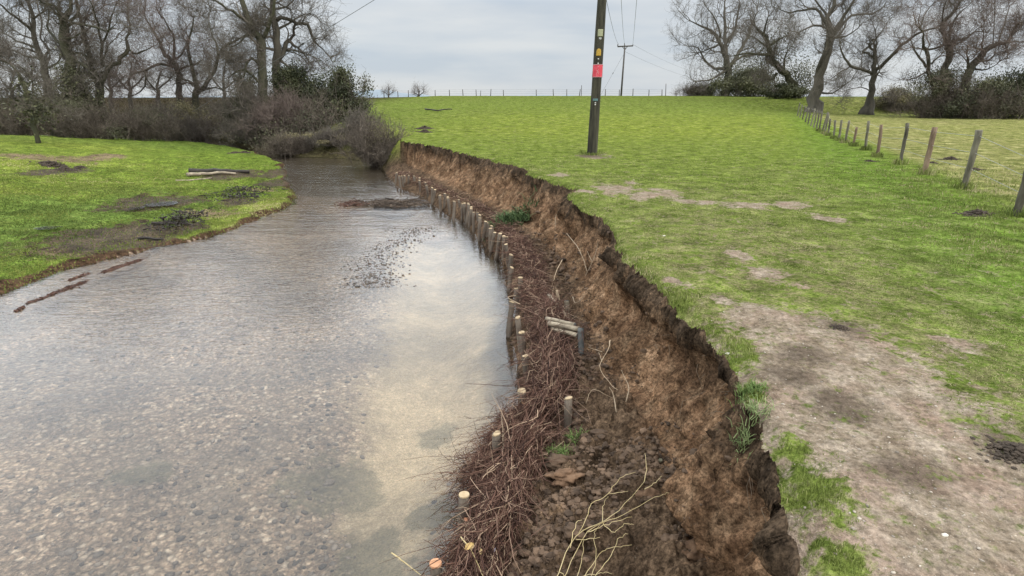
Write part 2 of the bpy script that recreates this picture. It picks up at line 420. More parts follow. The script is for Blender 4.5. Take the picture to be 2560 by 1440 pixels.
ISLES = [(2030, 1215, 95, 90), (2105, 1415, 80, 50), (1868, 982, 45, 26), (1868, 1085, 40, 30), (1850, 885, 45, 35), (1700, 745, 50, 25), (1985, 1130, 40, 40)]
def spot(x, y, px, py, wx, wy, seed, soft=.45, amp=.45, grow=1.0):
    c = pp(px, py); a = pp(px + wx, py); b = pp(px, py - wy); b2 = pp(px, py + wy)
    return blob(x, y, c[0], c[1], abs(a[0] - c[0]) * grow, (abs(b[1] - b2[1]) / 2) * grow, 0., soft, seed, amp)
def field_bare(x, y, sl):
    bare = capsule(x, y, PATH, .6, 1, .7)
    bare = np.maximum(bare, capsule(x, y, STRIP, .5, 2, .5) * .95)
    for i, q in enumerate(SPOTS): bare = np.maximum(bare, spot(x, y, *q, 10 + i, .6, .9) * (1.0 if i < 6 else .9))
    isl = np.zeros_like(bare)
    for i, q in enumerate(ISLES): isl = np.maximum(isl, spot(x, y, *q, 40 + i, .7, .8))
    bare = bare * (1 - isl * .95)
    # thin trodden turf round the path
    worn = capsule(x, y, [(a, b, c * 1.9 + .35) for a, b, c in PATH], .6, 3, .5)
    worn = np.maximum(worn, .95 * spot(x, y, 1900, 640, 330, 170, 60, .8))
    worn = np.maximum(worn, .5 * ss(vn(x * .45, y * .45, 62), .45, .8) * (1 - ss(y, 12, 22)))
    worn = np.maximum(worn, .55 * spot(x, y, 1800, 520, 420, 60, 61, .8))
    return bare, worn * (1 - isl * .9), isl
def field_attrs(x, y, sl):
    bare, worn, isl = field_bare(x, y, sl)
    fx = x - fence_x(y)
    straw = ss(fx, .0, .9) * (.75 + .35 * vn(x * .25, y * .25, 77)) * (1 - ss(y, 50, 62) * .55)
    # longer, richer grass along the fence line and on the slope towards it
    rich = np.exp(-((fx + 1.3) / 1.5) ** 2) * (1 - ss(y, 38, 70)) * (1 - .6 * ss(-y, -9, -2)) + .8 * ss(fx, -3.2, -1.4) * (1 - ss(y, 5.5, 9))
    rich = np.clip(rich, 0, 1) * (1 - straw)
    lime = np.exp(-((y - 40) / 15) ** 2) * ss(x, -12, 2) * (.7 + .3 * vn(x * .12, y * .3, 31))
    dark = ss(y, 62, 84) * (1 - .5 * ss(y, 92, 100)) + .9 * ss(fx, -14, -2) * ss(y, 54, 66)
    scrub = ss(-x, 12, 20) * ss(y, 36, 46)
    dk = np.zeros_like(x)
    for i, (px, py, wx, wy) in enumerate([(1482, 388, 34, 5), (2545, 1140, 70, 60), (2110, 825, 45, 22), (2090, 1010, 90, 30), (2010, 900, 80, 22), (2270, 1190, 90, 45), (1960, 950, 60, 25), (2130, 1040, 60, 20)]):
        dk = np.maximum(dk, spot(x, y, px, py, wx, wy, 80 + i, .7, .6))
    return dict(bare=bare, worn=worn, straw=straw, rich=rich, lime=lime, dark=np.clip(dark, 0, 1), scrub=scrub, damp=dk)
MSPOT_MUD = [(395, 478, 110, 22, -.9), (600, 488, 60, 14, -1.15), (455, 555, 55, 18, -1.2), (585, 412, 60, 14, -.9), (725, 412, 40, 22, -1.2), (690, 448, 70, 12, -1.25), (130, 415, 60, 10, -.6), (300, 565, 160, 35, -1.1), (170, 600, 280, 48, -1.2), (420, 590, 120, 20, -1.25)]
MSPOT_SAND = [(520, 520, 70, 14, -1.2), (640, 462, 50, 8, -1.2), (250, 615, 240, 22, -1.25), (420, 610, 150, 12, -1.25), (230, 575, 70, 18, -1.15), (330, 590, 60, 14, -1.2), (100, 375, 120, 8, -.3), (230, 350, 60, 6, 0.)]
def mspot(x, y, px, py, wx, wy, z, seed, soft=.6, amp=.55):
    c = pp(px, py, z); a = pp(px + wx, py, z); b = pp(px, py - wy, z); b2 = pp(px, py + wy, z)
    return blob(x, y, c[0], c[1], abs(a[0] - c[0]), abs(b[1] - b2[1]) / 2, 0., soft, seed, amp)
def meadow_attrs(x, y, d):
    mud = np.zeros_like(x); sand = np.zeros_like(x)
    for i, q in enumerate(MSPOT_MUD): mud = np.maximum(mud, (.9 if i < 8 else .55) * mspot(x, y, *q, 120 + i))
    for i, q in enumerate(MSPOT_SAND): sand = np.maximum(sand, .85 * mspot(x, y, *q, 150 + i))
    edge = 1 - ss(d + .25 * fbm(x * 1.4, y * 1.4, 47, 3), .05, .5)
    lime = np.clip(.6 + .8 * fbm(x * .3, y * .3, 33, 3), 0, 1) * ss(d, 2.5, 8)
    lime = np.maximum(lime, mspot(x, y, 640, 520, 110, 45, -1.25, 170, .5, .3))
    return dict(mud=mud, sand=sand, edge=edge, lime=lime, dark=ss(y, 34, 40) * .4 + .8 * mspot(x, y, 140, 520, 280, 70, -.9, 171, .7, .7))
def bed_attrs(x, y, st, sm, z):
    silt = np.maximum(ss(-st, 1.9 + .0 * x, .5) * .0, 0)
    pool = capsule(x, y, [(*pp(1010, 1420, WZ), .42), (*pp(960, 1200, WZ), .45), (*pp(1060, 1050, WZ), .8), (*pp(1100, 900, WZ), 1.0), (*pp(1120, 720, WZ), 1.0), (*pp(1060, 600, WZ), .9)], .5, 5, .3, .9)
    weed = np.zeros_like(x)
    for i, (px, py, wx, wy) in enumerate([(1090, 1240, 70, 40), (900, 1330, 80, 90), (1080, 1000, 60, 30), (820, 1130, 120, 70), (960, 1400, 60, 50), (330, 1120, 90, 30)]):
        c = pp(px, py, WZ); a = pp(px + wx, py, WZ); b = pp(px, py - wy, WZ)
        weed = np.maximum(weed, blob(x, y, c[0], c[1], abs(a[0] - c[0]), abs(b[1] - c[1]), 0., .6, 300 + i, .6))
    return dict(toe_shade=(1 - ss(-st + .18 * fbm(x * 2, y * 2, 310, 3), .05, .5)) * (1 - .95 * ss(y, 17, 23)) + .75 * ss(y, 18, 26), pool=pool, weed=weed, dry=.7 * ss(z, WZ - .10, WZ - .01), deep=ss(-z, -WZ + .1, -WZ + .5))  # bank's shade and reflection painted dark into the bed edge; upstream bed darkened too
def grass_mat():
    m, t, b = mat('field_turf', 1, .0); g = NG(t)
    pos = g.pos()
    big = g.noise(.16, 4, .6); mid = g.noise(1.3, 5, .65); fine = g.noise(14, 4, .7); vf = g.noise(55, 3, .7)
    base = g.ramp(mid, [(.30, (.070, .096, .018)), (.5, (.110, .136, .028)), (.72, (.168, .182, .052))])
    base = g.mix(g.rng(big, .35, .7), base, g.ramp(fine, [(.3, (.080, .115, .018)), (.7, (.145, .180, .036))]))
    base = g.mix(g.math('MULTIPLY', g.attr('lime'), .7), base, g.ramp(mid, [(.3, (.128, .162, .018)), (.7, (.205, .220, .040))]))
    base = g.mix(g.math('MULTIPLY', g.attr('dark'), .75), base, g.ramp(mid, [(.3, (.078, .100, .018)), (.7, (.118, .138, .030))]))
    base = g.mix(g.math('MULTIPLY', g.attr('rich'), .5), base, g.ramp(fine, [(.3, (.048, .112, .012)), (.7, (.100, .175, .022))]))
    base = g.mix(g.math('MULTIPLY', g.attr('straw'), .8), base, g.ramp(mid, [(.3, (.130, .130, .040)), (.55, (.215, .190, .080)), (.75, (.30, .25, .135))]))
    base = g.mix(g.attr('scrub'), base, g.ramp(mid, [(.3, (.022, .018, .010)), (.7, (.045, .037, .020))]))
    # worn, mossy turf with soil showing between the tufts
    wn_ = g.math('MULTIPLY', g.attr('worn'), g.rng(g.math('ADD', fine, g.math('SUBTRACT', g.noise(3, 5, .7), .5)), .34, .60), True)
    base = g.mix(g.math('MULTIPLY', wn_, .85), base, g.ramp(vf, [(.3, (.088, .074, .036)), (.7, (.200, .165, .095))]))
    base = g.mix(g.rng(fine, .52, .32, 0, .55), base, (.038, .055, .012))
    base = g.mix(g.rng(g.noise(4.2, 4, .6), .60, .72, 0, .65), base, (.190, .175, .085))
    base = g.mix(g.rng(g.noise(1.1, 6, .7, g.vec((1, 2.2, 1))), .52, .40, 0, .5), base, (.062, .085, .016))
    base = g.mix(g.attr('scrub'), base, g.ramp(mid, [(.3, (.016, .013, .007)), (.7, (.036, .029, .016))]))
    soil = g.ramp(g.noise(5, 6, .75), [(.28, (.090, .066, .044)), (.45, (.180, .140, .100)), (.56, (.235, .188, .140)), (.75, (.330, .272, .212))])
    soil = g.mix(g.rng(vf, .62, .70, 0, .7), soil, (.42, .36, .29))
    soil = g.mix(g.rng(g.noise(2.3, 3), .5, .68, 0, .55), soil, (.23, .155, .118))
    soil = g.mix(g.rng(g.noise(11, 4, .7), .58, .66, 0, .6), soil, (.105, .092, .045))
    soil = g.mix(g.math('MULTIPLY', g.attr('damp'), .8), soil, (.070, .052, .038))
    soil = g.mix(g.rng(fine, .60, .70, 0, .45), soil, (.085, .085, .030))
    e = g.math('ADD', g.attr('bare'), g.math('MULTIPLY', g.math('SUBTRACT', fine, .5), 2.2))
    e = g.math('ADD', e, g.math('MULTIPLY', g.math('SUBTRACT', g.noise(3.5, 6, .7), .5), 2.2))
    base = g.mod(base, g.noise(2.6, 8, .78), .38, .62, .58, 1.42)
    base = g.mod(base, g.noise(40, 5, .75), .38, .62, .6, 1.4)
    soil = g.mod(soil, g.noise(26, 7, .78), .38, .62, .62, 1.4)
    col = g.mix(g.rng(e, .25, .80), base, soil)
    g.l(col, b.inputs['Base Color'])
    h = g.math('ADD', g.math('MULTIPLY', fine, 1.0), g.math('MULTIPLY', vf, .5))
    h = g.math('ADD', h, g.math('MULTIPLY', mid, 1.2))
    g.bump(h, b, .75, .045)
    return m
def meadow_mat():
    m, t, b = mat('meadow_turf', 1, .03); g = NG(t)
    mid = g.noise(1.1, 5, .65); fine = g.noise(9, 4, .7); vf = g.noise(30, 3, .7)
    base = g.ramp(fine, [(.30, (.055, .088, .012)), (.5, (.095, .135, .018)), (.72, (.155, .180, .036))])
    base = g.mix(g.math('MULTIPLY', g.attr('lime'), .85), base, g.ramp(fine, [(.3, (.112, .144, .018)), (.7, (.188, .205, .042))]))
    base = g.mix(g.rng(mid, .57, .72, 0, .6), base, (.185, .185, .055))
    base = g.mix(g.math('MULTIPLY', g.attr('dark'), .7), base, g.ramp(fine, [(.3, (.050, .088, .018)), (.7, (.090, .125, .034))]))
    base = g.mix(g.rng(fine, .48, .30, 0, .5), base, (.028, .045, .010))
    e = g.math('ADD', g.math('MULTIPLY', g.attr('sand'), .85), g.math('MULTIPLY', g.math('SUBTRACT', g.noise(5, 5, .7), .5), 1.8))
    base = g.mix(g.rng(e, .42, .62), base, g.ramp(vf, [(.3, (.085, .062, .034)), (.7, (.200, .150, .090))]))
    e = g.math('ADD', g.math('MULTIPLY', g.attr('mud'), .85), g.math('MULTIPLY', g.math('SUBTRACT', g.noise(4, 5, .7), .5), 1.8))
    mud = g.ramp(vf, [(.3, (.020, .014, .009)), (.5, (.052, .037, .022)), (.62, (.090, .068, .038)), (.75, (.140, .108, .066))])
    base = g.mix(g.rng(e, .42, .60), base, mud)
    base = g.mix(g.rng(g.math('ADD', g.attr('edge'), g.math('MULTIPLY', g.math('SUBTRACT', fine, .5), .8)), .45, .65), base, g.ramp(fine, [(.3, (.028, .018, .011)), (.7, (.085, .050, .028))]))
    base = g.mod(base, g.noise(1.7, 8, .78), .38, .62, .55, 1.42)
    base = g.mod(base, g.noise(16, 5, .75), .38, .62, .55, 1.45)
    g.l(base, b.inputs['Base Color'])
    g.l(g.rng(g.attr('mud'), .4, .9, .95, .45), b.inputs['Roughness'])
    h = g.math('ADD', fine, g.math('MULTIPLY', vf, .5)); h = g.math('ADD', h, g.math('MULTIPLY', mid, 1.5))
    g.bump(h, b, .85, .07)
    return m
def soil_mat():
    m, t, b = mat('bank_soil', 1, .04); g = NG(t)
    dep = g.attr('depth')
    big = g.noise(.9, 4, .6); mid = g.noise(3.5, 6, .65); fine = g.noise(22, 5, .7); streak = g.noise(2.2, 5, .65, g.vec((2.4, 2.4, 1.1)))
    tan = g.ramp(streak, [(.28, (.088, .047, .026)), (.5, (.155, .091, .051)), (.74, (.255, .167, .100))])
    tan = g.mix(g.rng(mid, .55, .72, 0, .6), tan, (.185, .105, .052))
    tan = g.mix(g.rng(big, .56, .72, 0, .55), tan, (.070, .042, .024))
    top = g.ramp(mid, [(.3, (.030, .021, .014)), (.55, (.056, .038, .024)), (.75, (.098, .066, .042))])
    wob = g.math('ADD', g.attr('top'), g.math('MULTIPLY', g.math('SUBTRACT', streak, .5), 1.1))
    wob = g.math('ADD', wob, g.math('MULTIPLY', g.math('SUBTRACT', g.noise(7, 4, .7), .5), .5))
    col = g.mix(g.rng(wob, .10, .48), top, tan)
    vo = g.n('ShaderNodeTexVoronoi', feature='DISTANCE_TO_EDGE'); vo.inputs['Scale'].default_value = 7; wv = g.n('ShaderNodeVectorMath', operation='ADD'); g.l(g.pos(), wv.inputs[0]); nz = g.n('ShaderNodeTexNoise'); nz.inputs['Scale'].default_value = 5; nz.inputs['Detail'].default_value = 4; g.l(g.pos(), nz.inputs['Vector']); sv = g.n('ShaderNodeVectorMath', operation='SCALE'); g.l(nz.outputs['Color'], sv.inputs[0]); sv.inputs['Scale'].default_value = .5; g.l(sv.outputs[0], wv.inputs[1]); g.l(wv.outputs[0], vo.inputs['Vector'])
    crk = g.rng(vo.outputs[0], 0, .09)
    col = g.mix(g.math('MULTIPLY', g.math('SUBTRACT', 1., crk), .12), col, (.030, .020, .013))
    slump = g.ramp(mid, [(.28, (.040, .026, .016)), (.5, (.080, .052, .032)), (.68, (.125, .082, .050)), (.8, (.19, .12, .07))])
    e = g.math('ADD', dep, g.math('MULTIPLY', g.math('SUBTRACT', mid, .5), .9))
    col = g.mix(g.rng(e, .88, 1.08), col, slump)
    col = g.mix(g.rng(fine, .68, .74, 0, .6), col, (.27, .22, .17))
    col = g.mix(g.rng(fine, .40, .28, 0, .6), col, (.022, .015, .010))
    brush = g.ramp(mid, [(.3, (.026, .021, .011)), (.55, (.050, .042, .020)), (.75, (.085, .075, .032))])
    brush = g.mix(g.attr('green'), brush, g.ramp(g.noise(6, 4), [(.3, (.085, .105, .016)), (.7, (.175, .190, .038))]))
    col = g.mix(g.attr('far'), col, brush)
    col = g.mod(col, g.noise(38, 7, .78), .40, .62, .42, 1.6)
    col = g.mod(col, g.noise(9, 6, .72), .36, .64, .50, 1.5)
    col = g.mod(col, g.noise(1.6, 5, .65), .38, .62, .66, 1.3)
    g.l(col, b.inputs['Base Color'])
    h = g.math('ADD', g.math('MULTIPLY', g.noise(16, 4, .6), .7), g.math('MULTIPLY', mid, 1.2)); h = g.math('ADD', h, g.math('MULTIPLY', crk, .12))
    g.bump(h, b, .6, .03)
    return m
def bed_mat():
    m, t, b = mat('river_gravel', .8, .3); g = NG(t)
    vo = g.n('ShaderNodeTexVoronoi'); vo.inputs['Scale'].default_value = 19; vo.inputs['Randomness'].default_value = 1
    wob = g.n('ShaderNodeVectorMath', operation='ADD'); g.l(g.pos(), wob.inputs[0])
    nn = g.n('ShaderNodeTexNoise'); nn.inputs['Scale'].default_value = 9; g.l(g.pos(), nn.inputs['Vector'])
    sc_ = g.n('ShaderNodeVectorMath', operation='SCALE'); g.l(nn.outputs['Color'], sc_.inputs[0]); sc_.inputs['Scale'].default_value = .06
    g.l(sc_.outputs[0], wob.inputs[1]); g.l(wob.outputs[0], vo.inputs['Vector'])
    sepc = g.n('ShaderNodeSeparateColor'); g.l(vo.outputs['Color'], sepc.inputs[0])
    peb = g.ramp(sepc.outputs[0], [(.0, (.085, .066, .052)), (.35, (.215, .168, .130)), (.7, (.36, .290, .230)), (.93, (.50, .43, .36)), (1, (.72, .68, .62))])
    vo2 = g.n('ShaderNodeTexVoronoi'); vo2.inputs['Scale'].default_value = 46; g.l(wob.outputs[0], vo2.inputs['Vector'])
    s2 = g.n('ShaderNodeSeparateColor'); g.l(vo2.outputs['Color'], s2.inputs[0])
    peb = g.mix(.45, peb, g.ramp(s2.outputs[1], [(0, (.085, .068, .054)), (.6, (.28, .225, .18)), (1, (.56, .50, .43))]))
    peb = g.mix(g.rng(vo.outputs['Distance'], .25, .62, 0, .55), peb, (.045, .038, .030))
    big = g.noise(.8, 4, .6)
    peb = g.mix(g.rng(big, .5, .7, 0, .5), peb, (.150, .136, .120))
    silt = g.ramp(g.noise(6, 5, .65), [(.3, (.30, .265, .19)), (.7, (.46, .41, .31))])
    e = g.math('ADD', g.attr('pool'), g.math('MULTIPLY', g.math('SUBTRACT', g.noise(4, 7, .75), .5), 2.2))
    col = g.mix(g.rng(e, .1, .95, 0, .75), peb, silt)
    e = g.math('ADD', g.attr('weed'), g.math('MULTIPLY', g.math('SUBTRACT', g.noise(5, 7, .75), .5), 2.4))
    col = g.mix(g.rng(e, .35, .75, 0, .65), col, g.ramp(g.noise(10, 3), [(.3, (.060, .066, .046)), (.7, (.120, .120, .078))]))
    col = g.mix(g.attr('dry'), col, g.ramp(sepc.outputs[0], [(0, (.045, .035, .028)), (1, (.20, .155, .12))]))
    col = g.mod(col, g.noise(.55, 6, .65), .38, .62, .68, 1.25)
    col = g.mod(col, g.noise(60, 4, .7), .38, .62, .7, 1.3)
    col = g.mix(1.0, col, (1.16, .98, .82), 'MULTIPLY')
    col = g.mix(g.attr('toe_shade'), col, g.ramp(g.noise(9, 4), [(.3, (.030, .022, .013)), (.7, (.085, .062, .034))]))
    g.l(col, b.inputs['Base Color'])
    g.bump(g.math('SUBTRACT', 1., vo.outputs['Distance']), b, .6, .02)
    return m
def water_mat():
    m = bpy.data.materials.new('stream_water'); m.use_nodes = True; t = m.node_tree; t.nodes.clear(); g = NG(t)
    o = g.n('ShaderNodeOutputMaterial')
    tr = g.n('ShaderNodeBsdfTransparent'); tr.inputs[0].default_value = (.93, .94, .91, 1)
    gl = g.n('ShaderNodeBsdfGlossy'); gl.inputs['Roughness'].default_value = .06; gl.inputs['Color'].default_value = (1, 1, 1, 1)
    fr = g.n('ShaderNodeFresnel'); fr.inputs['IOR'].default_value = 1.5
    mx = g.n('ShaderNodeMixShader')
    rip = g.attr('rip')
    dv = g.n('ShaderNodeTexNoise'); dv.inputs['Scale'].default_value = .7; g.l(g.pos(), dv.inputs['Vector'])
    a1 = g.noise(3.2, 3, .55, g.vec((.75, 1.9, 1), rot=(0, 0, R(-18))), .8)
    a2 = g.noise(9, 3, .6, g.vec((.8, 1.6, 1), rot=(0, 0, R(20))), .6)
    a3 = g.noise(30, 2, .6)
    a0 = g.noise(1.25, 3, .5, g.vec((.55, 2.1, 1), rot=(0, 0, R(-12))), 1.0); chop = g.attr('chop')
    h = g.math('ADD', g.math('MULTIPLY', a1, .8), g.math('MULTIPLY', a2, .55)); h = g.math('ADD', h, g.math('MULTIPLY', a3, .22))
    h = g.math('MULTIPLY', h, rip)
    h = g.math('ADD', h, g.math('MULTIPLY', a0, chop))
    bp = g.n('ShaderNodeBump'); bp.inputs['Strength'].default_value = 1.0; bp.inputs['Distance'].default_value = .05; g.l(h, bp.inputs['Height'])
    for q in (gl, fr): g.l(bp.outputs[0], q.inputs['Normal'])
    g.l(fr.outputs[0], mx.inputs[0]); g.l(tr.outputs[0], mx.inputs[1]); g.l(gl.outputs[0], mx.inputs[2]); g.l(mx.outputs[0], o.inputs[0])
    return m
def water_sheet():
    th = np.radians(np.linspace(-75, 75, 420)); rr = np.geomspace(1.2, 120, 420)
    rr = np.concatenate([[.3, .6, .9], rr])
    A, Q = np.meshgrid(th, rr); X, Y = Q * np.sin(A), Q * np.cos(A)
    back = np.stack(np.meshgrid(np.linspace(-10.5, 0, 24), np.linspace(-30, .2, 40)), -1)
    st = sdist(TOE, X, Y).reshape(X.shape); sm = -sdist(LEFT, X, Y).reshape(X.shape)
    inside = (st < .9) & (sm < .9)
    idx = np.arange(X.size).reshape(X.shape)
    F = np.stack([idx[:-1, :-1], idx[:-1, 1:], idx[1:, 1:], idx[1:, :-1]], -1).reshape(-1, 4)
    F = F[inside.ravel()[F].any(1)]
    u_, f = np.unique(F, return_inverse=True)
    x, y = X.ravel()[u_], Y.ravel()[u_]
    # riffle at the left and upstream, calm pool by the stakes
    calm = capsule(x, y, [(*pp(1010, 1420, WZ), .5), (*pp(960, 1200, WZ), .6), (*pp(1080, 1000, WZ), .9), (*pp(1110, 850, WZ), 1.0), (*pp(1120, 720, WZ), 1.1), (*pp(1070, 600, WZ), 1.1)], .6, 7, .2, .5)
    rip = .07 + .16 * ss(y, 5, 10) + .05 * ss(y, 11, 16) + .06 * fbm(x * .5, y * .5, 95, 3) - .12 * ss(y, 17, 24)
    chop = (.20 * ss(y, 8, 13) + .55 * ss(y, 12, 18) + .7 * ss(y, 19, 26)) * (1 - .9 * calm) * (.7 + .6 * fbm(x * .3, y * .3, 96, 2))
    rip = rip * (1 - .72 * calm)
    rip = np.clip(rip, .035, 1.2)
    return mesh_np('water', np.stack([x, y, np.full_like(x, WZ)], -1), f.reshape(-1, 4), None, {'rip': rip, 'chop': np.clip(chop, 0, 2)})
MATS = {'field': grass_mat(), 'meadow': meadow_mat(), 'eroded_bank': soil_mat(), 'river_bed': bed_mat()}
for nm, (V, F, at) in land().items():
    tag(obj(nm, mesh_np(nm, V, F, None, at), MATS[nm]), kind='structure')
tag(obj('water', water_sheet(), water_mat()), kind='structure')
# ================================================================== bare trees and shrubs
def bark(name, c1, c2, rough=.95, rnd=.25, sc_=3): return simple(name, c1, c2, sc_, rough, .6, 9, rnd, 5, (1, 1, .35))
M_BARK = bark('bark_grey', (.042, .037, .029), (.105, .092, .069))
M_BARKG = bark('bark_mossy', (.034, .035, .022), (.085, .078, .047))
M_TWIG = bark('twig_grey', (.080, .067, .055), (.145, .122, .098))
M_TWIGR = bark('twig_brown', (.105, .078, .066), (.175, .132, .110))
M_FARTW = bark('twig_pale', (.16, .145, .13), (.24, .22, .2))
M_BRAM = bark('bramble_stem', (.066, .053, .040), (.150, .120, .092), rnd=.5)
def leaf_mat(name, c1, c2, rnd=.45):
    m, t, b = mat(name, .7, .3); g = NG(t)
    c = g.ramp(g.attr('rnd'), [(0, c1), (.6, c2), (1, tuple(min(1, q * 1.5) for q in c2))])
    g.l(c, b.inputs['Base Color']); return m
M_EVER = leaf_mat('evergreen_leaf', (.020, .027, .011), (.062, .064, .028))
M_IVY = leaf_mat('ivy_leaf', (.034, .038, .018), (.090, .088, .045))
M_DRYLEAF = leaf_mat('dry_leaf', (.085, .075, .034), (.175, .150, .075))
def rv(rs, s=1.): return rs.normal(0, s, 3)
def unit(v): return v / (np.linalg.norm(v) + 1e-9)
def grow(rs, tb, p, d, L, r, lev, maxlev, gn=.28, up=.06, sub=None, spread=(35, 62)):
    """one branch with its side branches; crooked like an old oak"""
    n = max(3, int(4 + 5 * (lev < maxlev) + 1))
    pts = [p]; step = L / n; d = unit(d)
    kids = []
    for i in range(n):
        d = unit(d + rv(rs, gn) + np.array([0, 0, up]))
        p = p + d * step; pts.append(p)
        if lev < maxlev and i >= 1: kids.append((i, p, d))
    r1 = max(r * .35, .006)
    tb[min(lev, len(tb) - 1)].add(pts, (r, r1))
    if lev >= maxlev: return
    nk = sub[min(lev, len(sub) - 1)]
    for q in range(nk):
        i, kp, kd = kids[min(int((q + rs.random()) / nk * len(kids)), len(kids) - 1)]
        t = i / n
        ax = unit(np.cross(kd, rv(rs))); an = math.radians(rs.uniform(*spread))
        nd = kd * math.cos(an) + np.cross(ax, kd) * math.sin(an)
        grow(rs, tb, kp, nd, L * rs.uniform(.42, .68) * (1 - .35 * t), max(r * (1 - .6 * t) * rs.uniform(.45, .62), .008), lev + 1, maxlev, gn * 1.05, up, sub, spread)
    # leader goes on as a fork
    grow(rs, tb, pts[-1], d + rv(rs, .3), L * .55, r1, lev + 1, maxlev, gn * 1.05, up, sub, spread)
def fine(rs, tbs, n, L):
    """two generations of fine twigs along the outer branches, all at once"""
    src = [(p_, q) for tb in tbs[1:] for p_ in tb.p for q in range(1, len(p_))]
    if not src or not n: return
    A = np.array([p_[q - 1] for p_, q in src]); B = np.array([p_[q] for p_, q in src])
    for gen, (cnt, ln, r0) in enumerate([(n, L, .0085), (int(n * 1.7), L * .7, .006)]):
        i = rs.integers(0, len(A), cnt); t = rs.random((cnt, 1)); S = A[i] * (1 - t) + B[i] * t
        d = B[i] - A[i]; d /= np.linalg.norm(d, axis=1, keepdims=True) + 1e-9
        d = d * .7 + rs.normal(0, .55, (cnt, 3)) + [0, 0, .12]; d /= np.linalg.norm(d, axis=1, keepdims=True)
        l_ = L * 0 + ln * rs.uniform(.45, 1.25, (cnt, 1))
        p1 = S + d * l_ * .4; d2 = d + rs.normal(0, .3, (cnt, 3)) + [0, 0, .1]; p2 = p1 + d2 * l_ * .35; d3 = d2 + rs.normal(0, .35, (cnt, 3)); p3 = p2 + d3 * l_ * .3
        Q = np.stack([S, p1, p2, p3], 1)
        tbs[3].p += list(Q); tbs[3].r += [np.array([r0, r0 * .85, r0 * .7, r0 * .5])] * cnt; tbs[3].n += [4] * cnt; tbs[3].c += list(rs.random(cnt))
        A = np.concatenate([S, p1, p2]); B = np.concatenate([p1, p2, p3])
def tree(name, label, cat, Y, trunk, limbs, seed, kids=(5, 5, 4), L0=.5, maxlev=3, mt=None, mtw=None, group='bare trees round the fields', gn=.27, depth=1.0, every=.16, ivy=None, foot=None, kscale=1.0, up=.05, tw=1.0, twigs=1900, tl=1.15):
    """trunk and limbs: lists of (px, py, width px) traced on the photograph, stood up at the ground distance Y; limbs lean towards or away from the viewer"""
    rs = np.random.default_rng(seed)
    base = np.array(D(trunk[0][0], trunk[0][1], Y))
    zg = Zg(base[0], base[1]); 
    def line(pl, y0, drift):
        o = []; acc = 0; last = None; rad = []
        for k, (px, py, wpx) in enumerate(pl):
            if last is not None: acc += math.hypot(px - last[0], py - last[1]) / FPX * Y
            last = (px, py); yy = y0 + drift * acc
            o.append(np.array(D(px, py, yy))); rad.append(max(wpx / 2 / FPX * yy * 1.0, .02))
        return np.array(o), np.array(rad)
    def refine(o, rad, amp):
        # curve through the traced points, with small crooks
        oo = []; rr_ = []
        q = np.vstack([2 * o[0] - o[1], o, 2 * o[-1] - o[-2]])
        for i in range(1, len(q) - 2):
            seg = np.linalg.norm(q[i + 1] - q[i]); m = max(2, int(seg / .8))
            for k in range(m):
                t = k / m
                pt = .5 * ((2 * q[i]) + (-q[i - 1] + q[i + 1]) * t + (2 * q[i - 1] - 5 * q[i] + 4 * q[i + 1] - q[i + 2]) * t * t + (-q[i - 1] + 3 * q[i] - 3 * q[i + 1] + q[i + 2]) * t ** 3)
                rk = rad[i - 1] * (1 - t) + rad[min(i, len(rad) - 1)] * t
                oo.append(pt + (rv(rs, amp * rk) if (i > 1 or k) else 0)); rr_.append(rk)
        oo.append(o[-1]); rr_.append(rad[-1]); return np.array(oo), np.array(rr_)
    T = thing(name, label, cat, (base[0], base[1], zg), group)
    o, rad = refine(*line(trunk, Y, 0), .25)
    if zg < o[0][2] + .2 or True:
        low = np.array([o[0][0], o[0][1], min(zg, o[0][2]) - .25])
        o = np.vstack([low, o]); rad = np.concatenate([[rad[0] * 1.35], rad])
    tb_t = Tubes(9); tb_t.add(o, rad)
    tbs = [Tubes(6), Tubes(4), Tubes(3), Tubes(3)]
    mains = [(o, rad)]
    for i, lb in enumerate(limbs):
        # where the limb leaves, find the depth of the nearest main so far
        c = np.array(D(lb[0][0], lb[0][1], Y)); best = min(mains, key=lambda m_: np.min(np.linalg.norm((m_[0] - c)[:, [0, 2]], axis=1)))
        k = np.argmin(np.linalg.norm((best[0] - c)[:, [0, 2]], axis=1)); y0 = best[0][k][1]
        dr = depth * rs.choice([-1, 1]) * rs.uniform(.15, .6)
        ol, rl = refine(*line(lb, y0, dr), .35); rl = rl * .82
        tb_t.add(ol, rl); mains.append((ol, rl))
    for mi, (ol, rl) in enumerate(mains):
        ln = np.concatenate([[0], np.cumsum(np.linalg.norm(np.diff(ol, axis=0), axis=1))]); tot = ln[-1]
        cnt = max(3, int(tot / (every * 9)))
        s0 = .42 if mi == 0 else .12
        for q in range(cnt):
            s_ = tot * (s0 + (1 - s0) * (q + rs.random()) / cnt); k = min(np.searchsorted(ln, s_), len(ol) - 1); k = max(k, 1)
            d = unit(ol[k] - ol[k - 1]); ax = unit(np.cross(d, rv(rs))); an = math.radians(rs.uniform(38, 70))
            nd = d * math.cos(an) + np.cross(ax, d) * math.sin(an)
            f = 1 - .45 * s_ / tot
            grow(rs, tbs, ol[k], nd, L0 * 6.6 * f * rs.uniform(.7, 1.15) * kscale, min(max(rl[k] * .42, .03), .13), 0, maxlev - 1, gn, up, kids)
        d = unit(ol[-1] - ol[-2])
        for q in range(2): grow(rs, tbs, ol[-1], d + rv(rs, .3), L0 * 5.4 * kscale, max(rl[-1] * .9, .03), 0, maxlev - 1, gn, up, kids)
    loc = (base[0], base[1], zg)
    obj('trunk', tb_t.mesh('trunk', loc), mt or M_BARK, T)
    fine(rs, tbs, twigs, tl)
    Vs, Fs, Ts, Cs = [], [], [], []; n0 = 0
